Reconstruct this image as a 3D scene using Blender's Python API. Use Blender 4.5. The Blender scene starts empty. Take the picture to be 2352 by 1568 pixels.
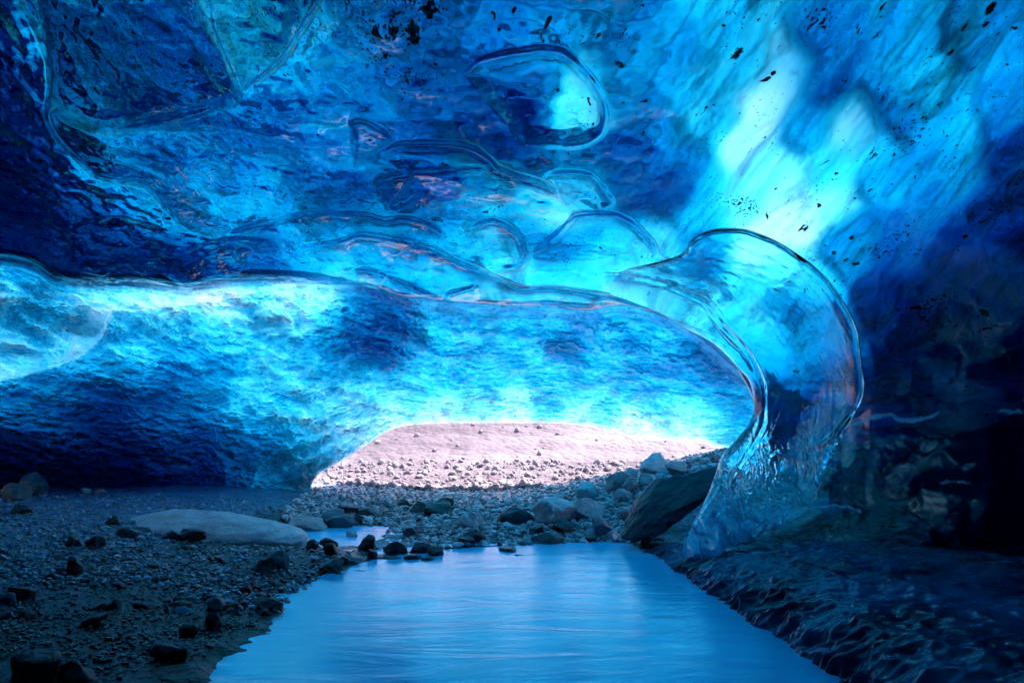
import bpy, bmesh, math, random
import numpy as np
from mathutils import Vector, Matrix, noise as mnoise

random.seed(7)
rng = np.random.default_rng(7)
scene = bpy.context.scene
COL = scene.collection
# ------------------------------------------------------------------ camera frame used to turn sight lines into points
F, CX, HY, CAMZ = 1306.7, 1176.0, 1030.0, 1.30
def to_world(u, v, y):
    return np.stack([(u - CX) / F * y, y, CAMZ - (v - HY) / F * y], axis=-1)

# ------------------------------------------------------------------ numpy noise
_perm = rng.permutation(256); _perm = np.concatenate([_perm, _perm, _perm])
_g = rng.normal(size=(256, 3)); _g /= np.linalg.norm(_g, axis=1)[:, None]
def perlin(x, y, z):
    x = np.asarray(x, float); y = np.asarray(y, float) + np.zeros_like(x); z = np.asarray(z, float) + np.zeros_like(x)
    xi = np.floor(x).astype(int); yi = np.floor(y).astype(int); zi = np.floor(z).astype(int)
    xf, yf, zf = x - xi, y - yi, z - zi
    f = lambda t: t * t * t * (t * (t * 6 - 15) + 10)
    ux, uy, uz = f(xf), f(yf), f(zf)
    out = 0
    for dx in (0, 1):
        wx = ux if dx else 1 - ux
        for dy in (0, 1):
            wy = uy if dy else 1 - uy
            for dz in (0, 1):
                wz = uz if dz else 1 - uz
                h = _perm[(_perm[(_perm[(xi + dx) & 255] + yi + dy) & 255] + zi + dz) & 255]
                g = _g[h]
                out = out + wx * wy * wz * (g[..., 0] * (xf - dx) + g[..., 1] * (yf - dy) + g[..., 2] * (zf - dz))
    return out * 1.6
def fbm(x, y, z, o=4, gain=.5, lac=2.03):
    a, s, r = 1.0, 0.0, 0
    for i in range(o):
        r = r + a * perlin(x * lac**i + 17 * i, y * lac**i, z * lac**i + 5 * i); s += a; a *= gain
    return r / s
def ridged(x, y, z, o=3, gain=.5):
    a, s, r = 1.0, 0.0, 0
    for i in range(o):
        r = r + a * (1 - np.abs(perlin(x * 2.1**i + 11 * i, y * 2.1**i, z * 2.1**i + 3 * i)) * 1.7); s += a; a *= gain
    return r / s
def cells(x, y, z):
    """distance to the nearest of jittered points, one per unit cell"""
    xi = np.floor(x).astype(int); yi = np.floor(y).astype(int); zi = np.floor(z).astype(int); best = np.full(x.shape, 9.0)
    for dx in (-1, 0, 1):
        for dy in (-1, 0, 1):
            for dz in (-1, 0, 1):
                h = _perm[(_perm[(_perm[(xi + dx) & 255] + yi + dy) & 255] + zi + dz) & 255]; g = _g[h] * .45 + .5
                d = (xi + dx + g[..., 0] - x)**2 + (yi + dy + g[..., 1] - y)**2 + (zi + dz + g[..., 2] - z)**2
                np.minimum(best, d, out=best)
    return np.sqrt(best)
def sstep(a, b, x):
    t = np.clip((x - a) / (b - a), 0, 1); return t * t * (3 - 2 * t)

class TPS:                                       # thin plate spline through scattered values
    def __init__(s, pts, vals, sc=1000.0, smooth=0.0):
        s.p = np.asarray(pts, float) / sc; s.sc = sc; n = len(s.p)
        A = np.zeros((n + 3, n + 3)); A[:n, :n] = s._k(np.linalg.norm(s.p[:, None] - s.p[None], axis=-1)) + smooth * np.eye(n)
        A[:n, n] = 1; A[:n, n + 1:] = s.p; A[n, :n] = 1; A[n + 1:, :n] = s.p.T
        s.w = np.linalg.solve(A, np.concatenate([vals, [0, 0, 0]]))
    def _k(s, r): return np.where(r > 1e-9, r * r * np.log(np.maximum(r, 1e-9)), 0)
    def __call__(s, u, v):
        q = np.stack([np.ravel(u), np.ravel(v)], -1) / s.sc; n = len(s.p)
        out = s.w[n] + q @ s.w[n + 1:]
        for i in range(n):
            out = out + s.w[i] * s._k(np.hypot(q[:, 0] - s.p[i, 0], q[:, 1] - s.p[i, 1]))
        return out.reshape(np.shape(u))
def depth_spline(rows):
    a = np.array(rows, float); t = TPS(a[:, :2], 1 / a[:, 2], smooth=1e-4)
    return lambda u, v: 1 / np.clip(t(u, v), 0.03, 1.3)
class Kernel:                                    # locally averaged log of scattered values
    def __init__(s, rows): s.a = np.array(rows, float)
    def __call__(s, u, v, sg=42.0):
        # evaluated on a coarse net, then interpolated
        step = 10.0; u0, v0, u1, v1 = -700, -500, 3000, 1700
        if not hasattr(s, 'net'):
            gu, gv = np.meshgrid(np.arange(u0, u1, step), np.arange(v0, v1, step), indexing='ij')
            num = 0; den = 1e-12
            for (x, y, t) in s.a:
                d2 = (gu - x)**2 + (gv - y)**2
                w = np.exp(-d2 / (2 * sg * sg)) + 2e-3 / (1 + (d2 / 9000.0)**2)
                num = num + w * math.log(t); den = den + w
            s.net = num / den
        fu = np.clip((u - u0) / step, 0, s.net.shape[0] - 1.001); fv = np.clip((v - v0) / step, 0, s.net.shape[1] - 1.001)
        i = fu.astype(int); j = fv.astype(int); a = fu - i; b = fv - j; n = s.net
        return n[i, j] * (1 - a) * (1 - b) + n[i + 1, j] * a * (1 - b) + n[i, j + 1] * (1 - a) * b + n[i + 1, j + 1] * a * b

def resample(pts, n, smooth=True):
    p = np.array(pts, float)
    d = np.concatenate([[0], np.cumsum(np.linalg.norm(np.diff(p[:, :2], axis=0), axis=1))])
    t = np.linspace(0, d[-1], n)
    return np.stack([np.interp(t, d, p[:, k]) for k in range(p.shape[1])], -1)
def catmull(pts, m=8):
    p = np.array(pts, float); out = []
    q = np.vstack([2 * p[0] - p[1], p, 2 * p[-1] - p[-2]])
    for i in range(1, len(q) - 2):
        for t in np.linspace(0, 1, m, endpoint=False):
            a, b, c, d = q[i - 1], q[i], q[i + 1], q[i + 2]
            out.append(.5 * (2 * b + (c - a) * t + (2 * a - 5 * b + 4 * c - d) * t * t + (3 * b - a - 3 * c + d) * t**3))
    out.append(p[-1]); return np.array(out)
def poly_dist(u, v, pts, reach=120, side=False):
    """distance from every net point to a polyline (inf outside reach) and the position along it"""
    p = np.array(pts, float); out = np.full(u.shape, 1e9); par = np.zeros(u.shape)
    L = np.concatenate([[0], np.cumsum(np.linalg.norm(np.diff(p, axis=0), axis=1))])
    m = (u > p[:, 0].min() - reach) & (u < p[:, 0].max() + reach) & (v > p[:, 1].min() - reach) & (v < p[:, 1].max() + reach)
    if not m.any(): return out, par
    x, y = u[m], v[m]; best = np.full(x.shape, 1e9); bp = np.zeros(x.shape); sg = np.ones(x.shape)
    for i in range(len(p) - 1):
        a, b = p[i], p[i + 1]; d = b - a; l2 = max(d @ d, 1e-9)
        t = np.clip(((x - a[0]) * d[0] + (y - a[1]) * d[1]) / l2, 0, 1)
        r = np.hypot(x - a[0] - t * d[0], y - a[1] - t * d[1]); k = r < best; cr = d[0] * (y - a[1]) - d[1] * (x - a[0])
        best[k] = r[k]; bp[k] = (L[i] + t * math.sqrt(l2))[k] / L[-1]; sg[k] = np.sign(cr[k])
    out[m] = best; par[m] = bp
    if side: sd = np.full(u.shape, -1e9); sd[m] = best * sg; return out, par, sd
    return out, par
def inside(u, v, pts):
    p = np.array(pts, float); r = np.zeros(u.shape, bool); n = len(p)
    m = (u > p[:, 0].min()) & (u < p[:, 0].max()) & (v > p[:, 1].min()) & (v < p[:, 1].max())
    x, y = u[m], v[m]; c = np.zeros(x.shape, bool)
    for i in range(n):
        a, b = p[i], p[(i + 1) % n]
        if a[1] == b[1]: continue
        k = ((a[1] > y) != (b[1] > y)) & (x < (b[0] - a[0]) * (y - a[1]) / (b[1] - a[1]) + a[0]); c ^= k
    r[m] = c; return r

# ------------------------------------------------------------------ object helpers
def new_mesh(name, verts, quads, mats, mat_index=None, smooth=True, parent=None):
    me = bpy.data.meshes.new(name)
    verts = np.asarray(verts, np.float32); quads = np.asarray(quads, np.int32); k = quads.shape[1]
    me.vertices.add(len(verts)); me.vertices.foreach_set('co', verts.ravel())
    me.loops.add(quads.size); me.loops.foreach_set('vertex_index', quads.ravel())
    me.polygons.add(len(quads)); me.polygons.foreach_set('loop_start', np.arange(0, quads.size, k, dtype=np.int32))
    me.polygons.foreach_set('loop_total', np.full(len(quads), k, np.int32))
    if mat_index is not None: me.polygons.foreach_set('material_index', np.asarray(mat_index, np.int32))
    me.polygons.foreach_set('use_smooth', np.full(len(quads), smooth, bool))
    for m in (mats if isinstance(mats, (list, tuple)) else [mats]): me.materials.append(m)
    me.update(calc_edges=True); me.validate()
    o = bpy.data.objects.new(name, me); COL.objects.link(o)
    if parent: o.parent = parent
    return o
def tag(o, label=None, cat=None, group=None, kind=None):
    for k, v in (('label', label), ('category', cat), ('group', group), ('kind', kind)):
        if v: o[k] = v
    return o
def grid_faces(n, m, off=0, flip=False):
    i, j = np.meshgrid(np.arange(n - 1), np.arange(m - 1), indexing='ij'); a = off + i * m + j
    q = np.stack([a, a + m, a + m + 1, a + 1], -1).reshape(-1, 4)
    return q[:, ::-1] if flip else q
def normals_of(P):
    du = np.gradient(P, axis=0); dv = np.gradient(P, axis=1)
    n = np.cross(du, dv); return n / np.maximum(np.linalg.norm(n, axis=-1, keepdims=True), 1e-12)
def blur(a, k):
    for ax in (0, 1):
        for _ in range(2):
            c = np.cumsum(np.concatenate([np.repeat(np.take(a, [0], ax), k + 1, ax), a, np.repeat(np.take(a, [-1], ax), k, ax)], ax), ax)
            n = a.shape[ax]; a = (np.take(c, np.arange(2 * k + 1, 2 * k + 1 + n), ax) - np.take(c, np.arange(0, n), ax)) / (2 * k + 1)
    return a

def shell(name, U, V, Y, T, mats, ysm, near_crust=0, attrs=None):
    """closed slab of ice: inner face seen from the cave, outer face T metres further along the bent sight line"""
    P = to_world(U, V, Y); n, m = U.shape
    cam = np.array([0, 0, CAMZ]); S = to_world(U, V, ysm)
    N = normals_of(S); d = S - cam; d /= np.linalg.norm(d, axis=-1, keepdims=True)
    flip = ((N * d).sum(-1) > 0).mean() > .5
    if flip: N = -N
    c = np.clip(-(N * d).sum(-1, keepdims=True), 0.02, 1); e = 1 / 1.42
    R = e * d + (e * c - np.sqrt(1 - e * e * (1 - c * c))) * N
    R = blur(R, 6); R /= np.linalg.norm(R, axis=-1, keepdims=True)
    Q = to_world(U, V, np.maximum(blur(Y, 5), Y)) + R * T[..., None]
    verts = np.concatenate([P.reshape(-1, 3), Q.reshape(-1, 3)])
    k = n * m
    front = grid_faces(n, m, 0, flip)
    back = grid_faces(n, m, k, not flip)
    idx = np.arange(k).reshape(n, m)
    ring = np.concatenate([idx[:, 0], idx[-1, 1:], idx[-2::-1, -1], idx[0, -2:0:-1]])
    r2 = np.roll(ring, -1)
    side = np.stack([ring, r2, r2 + k, ring + k], -1)
    if not flip: side = side[:, ::-1]
    # outward orientation of the rim follows the front faces
    sm = np.zeros(len(side)); sm[:n - 1] = near_crust
    mi = np.concatenate([np.zeros(len(front)), np.ones(len(back)), sm])
    o = new_mesh(name, verts, np.concatenate([front, back, side]), mats, mi)
    for an, av in (attrs or {}).items():
        at = o.data.attributes.new(an, 'FLOAT', 'POINT'); at.data.foreach_set('value', np.concatenate([av.ravel(), np.zeros(k)]).astype(np.float32))
    return o

# ------------------------------------------------------------------ materials
def mat(name):
    m = bpy.data.materials.new(name); m.use_nodes = True; nt = m.node_tree; nt.nodes.clear()
    out = nt.nodes.new('ShaderNodeOutputMaterial')
    def N(t, **kw):
        nd = nt.nodes.new('ShaderNode' + t)
        for k, v in kw.items():
            if k in ('sock',): continue
            if k[0] == 'i' and k[1:].isdigit(): s = nd.inputs[int(k[1:])]
            elif k in [x.name for x in nd.inputs]: s = nd.inputs[k]
            elif k.replace('_', ' ') in [x.name for x in nd.inputs]: s = nd.inputs[k.replace('_', ' ')]
            else: setattr(nd, k, v); continue
            if isinstance(v, bpy.types.NodeSocket): nt.links.new(v, s)
            else: s.default_value = v
        return nd
    return m, nt, N, out
def ramp(N, fac, stops):
    r = N('ValToRGB', Fac=fac); e = r.color_ramp.elements
    while len(e) < len(stops): e.new(.5)
    for el, (p, c) in zip(e, stops):
        el.position = p; el.color = c if len(c) == 4 else (*c, 1)
    return r.outputs[0]
g1 = lambda v: (v, v, v)

K_ABS = np.array([9.0, 1.16, .54]) * 2.2
def ice_material(name, kscale=1.0, rough=.06, bumps=(), dirt=None, frost=None, foot=False, debris=False, film=0.0):
    m, nt, N, out = mat(name)
    geo = N('NewGeometry'); pos = geo.outputs['Position']
    h = None; nrm = None
    for (scale, stretch, rot, strength, dist, kind) in bumps:
        mp = N('Mapping', vector_type='POINT', Vector=pos, Rotation=rot, Scale=stretch)
        if kind == 'noise': s = N('TexNoise', Vector=mp.outputs[0], Scale=scale, Detail=5.0, Roughness=.55, Distortion=.6).outputs[0]
        elif kind == 'smooth': s = N('TexNoise', Vector=mp.outputs[0], Scale=scale, Detail=1.0, Roughness=.4).outputs[0]
        elif kind == 'ridge':
            nz = N('TexNoise', Vector=mp.outputs[0], Scale=scale, Detail=3.0, Roughness=.5, Distortion=1.2).outputs[0]
            a = N('Math', operation='SUBTRACT', i0=nz, i1=.5).outputs[0]; a = N('Math', operation='ABSOLUTE', i0=a).outputs[0]
            s = N('Math', operation='MULTIPLY', i0=a, i1=-3.0).outputs[0]
        elif kind == 'cell':
            wz = N('TexNoise', Vector=mp.outputs[0], Scale=scale * .7, Detail=3.0)
            wv = N('VectorMath', operation='MULTIPLY_ADD', i0=wz.outputs['Color'], i1=(1.3 / scale,) * 3, i2=mp.outputs[0])
            s = N('Math', operation='MULTIPLY', i0=N('TexVoronoi', Vector=wv.outputs[0], Scale=scale).outputs[0], i1=-1.0).outputs[0]
        else:
            wz = N('TexNoise', Vector=mp.outputs[0], Scale=scale * .6, Detail=2.0)
            wv = N('VectorMath', operation='MULTIPLY_ADD', i0=wz.outputs['Color'], i1=(.5 / scale * 3,) * 3, i2=mp.outputs[0])
            s = N('TexVoronoi', Vector=wv.outputs[0], Scale=scale, feature='SMOOTH_F1', Smoothness=.25).outputs[0]
        b = N('Bump', Strength=strength, Distance=dist, Height=s)
        if nrm is not None: nt.links.new(nrm, b.inputs['Normal'])
        nrm = b.outputs[0]
    kw = {'Normal': nrm} if nrm is not None else {}
    gl = N('BsdfGlass', Color=(1, 1, 1, 1), Roughness=rough, IOR=1.42, **kw).outputs[0]
    sh = gl
    if foot:                                       # cloudy blue colour low on the column, in place of light shining through
        z = N('SeparateXYZ', Vector=pos).outputs[2]
        zn = N('TexNoise', Vector=N('Mapping', vector_type='POINT', Vector=pos, Scale=(1, 1, .3)).outputs[0], Scale=7.0, Detail=6.0, Roughness=.6, Distortion=1.0).outputs[0]
        zz = N('Math', operation='MULTIPLY_ADD', i0=zn, i1=-1.3, i2=z).outputs[0]
        f = N('MapRange', Value=zz, From_Min=-.35, From_Max=.35, To_Min=.62, To_Max=0.0).outputs[0]
        col = (.03, .60, .95, 1)
        td = N('MixShader', i0=.5, i1=N('BsdfTranslucent', Color=col).outputs[0], i2=N('BsdfDiffuse', Color=col, **kw).outputs[0]).outputs[0]
        td = N('MixShader', i0=.12, i1=td, i2=N('BsdfGlossy', Roughness=.08, **kw).outputs[0]).outputs[0]
        sh = N('MixShader', i0=f, i1=sh, i2=td).outputs[0]
    if frost:
        fs, lo, hi, col = frost
        z = N('TexNoise', Vector=pos, Scale=fs, Detail=8.0, Roughness=.65, Distortion=.8).outputs[0]
        f = N('MapRange', Value=z, From_Min=lo, From_Max=hi, To_Min=0.0, To_Max=.75).outputs[0]
        tr = N('BsdfTranslucent', Color=(*col, 1)).outputs[0]
        df = N('BsdfDiffuse', Color=(*col, 1)).outputs[0]
        td = N('MixShader', i0=.35, i1=tr, i2=df).outputs[0]
        sh = N('MixShader', i0=f, i1=sh, i2=td).outputs[0]
    for (ds, thr, mod, rot, st, amt) in (dirt or ()):
        mp = N('Mapping', vector_type='POINT', Vector=pos, Rotation=rot, Scale=st)
        z1 = N('TexNoise', Vector=mp.outputs[0], Scale=ds, Detail=3.0, Roughness=.6, Distortion=.4).outputs[0]
        z2 = N('TexNoise', Vector=mp.outputs[0], Scale=mod, Detail=4.0, Roughness=.6).outputs[0]
        z2 = N('MapRange', Value=z2, From_Min=.42, From_Max=.72, To_Min=0.0, To_Max=amt).outputs[0]
        s = N('Math', operation='ADD', i0=z1, i1=z2).outputs[0]
        if debris: s = N('Math', operation='MULTIPLY_ADD', i0=N('Attribute', attribute_name='silt').outputs['Fac'], i1=.13, i2=s).outputs[0]
        f = N('MapRange', Value=s, From_Min=thr, From_Max=thr + .03, To_Min=0.0, To_Max=.97).outputs[0]
        dk = N('BsdfDiffuse', Color=(.004, .006, .010, 1)).outputs[0]
        sh = N('MixShader', i0=f, i1=sh, i2=dk).outputs[0]
    if debris:
        cl = N('Attribute', attribute_name='clot').outputs['Fac']
        zc = N('TexNoise', Vector=pos, Scale=60.0, Detail=3.0, Roughness=.7).outputs[0]
        cl = N('Math', operation='MULTIPLY_ADD', i0=N('Math', operation='SUBTRACT', i0=zc, i1=.5).outputs[0], i1=.9, i2=cl).outputs[0]
        f = N('MapRange', Value=cl, From_Min=.45, From_Max=.62, To_Min=0.0, To_Max=.97).outputs[0]
        sh = N('MixShader', i0=f, i1=sh, i2=N('BsdfDiffuse', Color=(.004, .005, .008, 1)).outputs[0]).outputs[0]
    if debris:
        rm = N('MapRange', Value=N('Math', operation='MULTIPLY_ADD', i0=N('Math', operation='SUBTRACT', i0=zc, i1=.5).outputs[0], i1=1.6, i2=N('Attribute', attribute_name='rime').outputs['Fac']).outputs[0], From_Min=.4, From_Max=.8, To_Min=0.0, To_Max=.85).outputs[0]
        sh = N('MixShader', i0=rm, i1=sh, i2=N('BsdfDiffuse', Color=(.62, .74, .9, 1)).outputs[0]).outputs[0]
    if film:
        sh = N('MixShader', i0=N('Fresnel', IOR=film, **kw).outputs[0], i1=sh, i2=N('BsdfGlossy', Roughness=.09, **kw).outputs[0]).outputs[0]
    nt.links.new(sh, out.inputs['Surface'])
    k = K_ABS * kscale; dn = float(k[0]) * 1.02
    va = N('VolumeAbsorption', Color=(1 - k[0] / dn, 1 - k[1] / dn, 1 - k[2] / dn, 1), Density=dn)
    nt.links.new(va.outputs[0], out.inputs['Volume'])
    m.volume_intersection_method = 'FAST' if hasattr(m, 'volume_intersection_method') else None
    return m
def snow_material():
    m, nt, N, out = mat('weathered_ice_crust')
    pos = N('NewGeometry').outputs['Position']
    mp = N('Mapping', vector_type='POINT', Vector=pos, Rotation=(0, .2, .15), Scale=(1.7, .42, 1.7))
    z = N('TexNoise', Vector=mp.outputs[0], Scale=1.5, Detail=8.0, Roughness=.66, Distortion=.5).outputs[0]
    c = ramp(N, z, [(.30, (.3, .32, .34)), (.46, (.8, .83, .85)), (.6, (.97, .98, .99))])
    tr = N('BsdfTranslucent', Color=c).outputs[0]; df = N('BsdfDiffuse', Color=c).outputs[0]
    nt.links.new(N('MixShader', i0=.2, i1=tr, i2=df).outputs[0], out.inputs['Surface'])
    k = K_ABS; dn = float(k[0]) * 1.02
    va = N('VolumeAbsorption', Color=(1 - k[0] / dn, 1 - k[1] / dn, 1 - k[2] / dn, 1), Density=dn)
    nt.links.new(va.outputs[0], out.inputs['Volume'])
    return m
CRUST = snow_material()
ICE_NEAR = ice_material('near_ice', rough=.045, debris=True, film=1.33,
    bumps=[(2.2, (1, 1, 1), (0, 0, 0), .16, .08, 'smooth'), (8, (1, 1, 1), (0, 0, 0), .10, .02, 'smooth')],
    dirt=[(50, .715, 2.2, (0, .2, .15), (1, .6, 1), .16), (13, .73, 1.1, (.2, .2, .15), (1, .45, 1), .10)])
ICE_FAR = ice_material('scalloped_ice', rough=.04,
    bumps=[(4.0, (1, .45, 1.1), (0, 0, 0), .9, .20, 'cell'), (10.0, (1, .45, 1.1), (0, 0, 0), .9, .07, 'cell'), (9.0, (1, .5, 1.2), (0, 0, 0), .5, .05, 'ridge')],
    dirt=[(7, .79, .5, (0, 0, 0), (1, 1, 1), .13)])
ICE_CLEAR = ice_material('clear_ice', kscale=.5, rough=.02, foot=True, bumps=[(3, (1, 1, .5), (0, 0, 0), .15, .06, 'noise')])

# ================================================================== NEAR CEILING
N_DEPTH = depth_spline([
    (1176, 0, 3.2), (0, 0, 3.6), (600, 0, 3.3), (1800, 0, 3.1), (2352, 0, 3.1), (0, 300, 4.4), (600, 300, 4.3), (1176, 300, 4.3), (1700, 300, 4.2), (2352, 300, 3.7),
    (0, 588, 5.9), (400, 650, 6.6), (784, 653, 7.0), (1176, 690, 7.3), (1417, 690, 7.2), (1640, 800, 7.2), (1760, 960, 7.2), (1780, 1050, 7.15), (1650, 1200, 7.0), (1600, 1290, 6.8),
    (600, 480, 5.6), (1176, 480, 5.4), (1650, 520, 5.6), (1900, 560, 5.2), (2352, 600, 4.0), (2000, 800, 5.5), (2352, 900, 4.4), (2000, 1100, 5.7), (2352, 1200, 4.5), (1900, 1250, 5.8),
    (1176, -700, 2.1), (0, -600, 2.4), (2352, -700, 2.0), (1176, -1800, 1.2), (-900, -1400, 1.4), (-1500, -600, 2.1), (-1500, 300, 3.2), (-1500, 640, 4.2), (-2800, 400, 2.2),
    (3600, -1000, 1.3), (3300, 200, 2.3), (4400, 300, 1.6), (3400, 900, 2.7), (4600, 1200, 1.7), (3400, 1500, 2.8), (2352, 1500, 4.5)])
N_THICK = Kernel([
    (0, 0, 5), (40, 250, 6), (0, 450, 5.5), (0, 550, 5), (200, 80, 2.5), (250, 150, 2.0), (350, 200, 3), (450, 120, 3.2), (500, 250, 3), (330, 80, 2.6), (160, 200, 2.4), (230, 250, 1.4), (150, 40, 2), (120, 320, 3.5),
    (600, 150, 1.5), (650, 50, 1.4), (560, 200, 1.5), (700, 20, 1.3), (730, 80, 1.3), (800, 150, 1.9), (850, 40, 2.1), (950, 80, 2.3), (950, 150, 2.3), (530, 60, 1.6), (480, 20, 2.5),
    (1100, 60, 2.2), (1150, 30, 2), (1250, 80, 1.7), (1020, 120, 2.2), (1100, 220, 2.8), (1000, 250, 2.8), (1200, 260, 2.9), (1330, 250, .6), (1310, 310, .5), (1370, 210, .8), (1230, 180, 3), (1150, 300, 4),
    (1450, 200, 1.4), (1450, 60, 1.6), (1550, 120, 1.2), (1500, 300, 1.8), (1450, 380, 2.8), (1550, 440, 2.5), (1450, 450, 2.6), (1350, 370, 2.6), (1250, 370, 3.2),
    (1650, 60, .7), (1600, 200, .9), (1650, 280, .6), (1700, 150, .7), (1750, 250, .12), (1700, 330, .15), (1820, 170, .25), (1790, 210, .15),
    (1850, 280, 1.0), (1880, 200, 1.6), (1900, 100, 1.3), (1960, 290, .25), (2000, 340, .7), (2050, 250, 1.5), (2100, 200, .8), (2100, 80, .9), (2250, 100, 1.0), (2300, 50, 1.2), (2180, 200, .7),
    (2200, 300, .8), (2300, 250, 1.3), (2340, 350, 2.2), (2200, 400, 1.2), (2050, 420, 1.0), (1900, 400, .6), (1800, 420, .3), (1750, 390, .3), (1830, 500, .1), (1900, 470, .25), (1700, 470, .4), (1620, 500, .8), (1600, 380, 1.2),
    (1950, 560, 1.3), (2050, 560, 1.9), (2150, 480, 1.6), (2300, 500, 2.4), (2200, 600, 2.5), (2050, 680, 2.8), (2300, 700, 3), (2100, 800, 3.4), (2300, 850, 3.5), (2050, 900, 3.6), (2250, 900, 3.2), (2200, 980, 4.5), (2340, 1000, 5),
    (2050, 1000, 4), (2000, 1100, 5), (2200, 1100, 6), (2300, 1200, 8), (2000, 1250, 6), (2350, 1350, 8), (1900, 1300, 5),
    (1640, 570, 1.8), (1700, 570, .12), (1750, 570, .12), (1800, 620, .3), (1700, 650, .5), (1730, 720, .25), (1820, 700, 1.6), (1850, 650, .5), (1880, 720, 1.2), (1900, 800, 1.4), (1750, 800, .7), (1680, 740, .4), (1850, 800, 1.0), (1800, 860, 1.3),
    (1800, 950, 3), (1900, 950, 2.8), (1760, 1000, 2.4), (1850, 1050, 2.0), (1750, 1100, 1.0), (1700, 1170, .7), (1800, 1150, 1.0), (1850, 1120, 1.6), (1720, 1220, .7), (1930, 880, 2), (1660, 1230, .8),
    (300, 350, 1.8), (250, 400, 1.6), (400, 400, 2.2), (480, 370, 1.5), (560, 400, 2.2), (620, 380, 1.3), (350, 480, 1.6), (450, 470, 1.8), (550, 470, 1.5), (650, 300, 2.8), (600, 290, 2.6), (750, 350, 2.2), (780, 300, 2.0), (850, 290, 2.2),
    (150, 480, 4.5), (100, 400, 5), (250, 520, 4), (100, 570, 4.5), (350, 590, 4.2), (450, 620, 4), (600, 590, 2.6), (520, 540, 1.7), (650, 620, 2.2),
    (900, 350, 2.6), (1000, 360, 2.8), (950, 400, 3), (1080, 380, .9), (900, 430, 2.4), (870, 470, 1.2), (1000, 450, 2), (1150, 420, .9), (1250, 460, .45), (1300, 490, .4), (1350, 440, 1), (1360, 470, .7), (1330, 410, 1.6),
    (700, 470, 2), (800, 450, 2.2), (750, 530, 1.5), (850, 560, 1.4), (700, 580, 1.1), (800, 620, .9), (900, 620, 1.2), (950, 560, 1.8), (1050, 500, 2), (1100, 560, 1.0), (1180, 560, .8), (1150, 600, .6), (1200, 520, 1.6), (1050, 620, 1), (1000, 670, 1), (1150, 660, .9),
    (1300, 560, 1.4), (1350, 530, 1.8), (1400, 600, .8), (1450, 560, 1.0), (1480, 600, .6), (1550, 640, .5), (1350, 640, .8), (1300, 680, .9), (1450, 670, .4), (1550, 710, .3), (1500, 560, .5), (1440, 640, .5),
    (-300, 300, 6), (-300, 0, 5), (1200, -300, 3), (600, -300, 3), (1900, -300, 1.2), (2700, 300, 3), (2700, 900, 5), (2700, 1300, 8)])
C_ROWS = [  # lip of the arch (u, v) -> far margin (u, v)
    (-1500, 640, -3000, 600), (-500, 600, -2500, 100), (0, 588, -1500, -900), (133, 634, -1150, -1200), (233, 641, -900, -1400), (316, 640, -700, -1500), (427, 652, -400, -1620), (500, 642, -200, -1700),
    (600, 640, 50, -1750), (700, 642, 250, -1800), (784, 653, 400, -1800), (847, 655, 500, -1820), (917, 679, 650, -1850), (1014, 690, 900, -1900), (1130, 700, 1120, -1900), (1250, 704, 1300, -1900),
    (1350, 712, 1520, -1900), (1417, 702, 1700, -1900), (1484, 712, 2000, -1880), (1567, 745, 2300, -1800), (1640, 800, 2900, -1500), (1700, 860, 3600, -1000), (1745, 960, 4200, -200), (1745, 1050, 4600, 600),
    (1700, 1130, 4600, 1000), (1640, 1200, 4600, 1250), (1620, 1290, 4600, 1450), (1700, 1400, 4600, 1700)]
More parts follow.
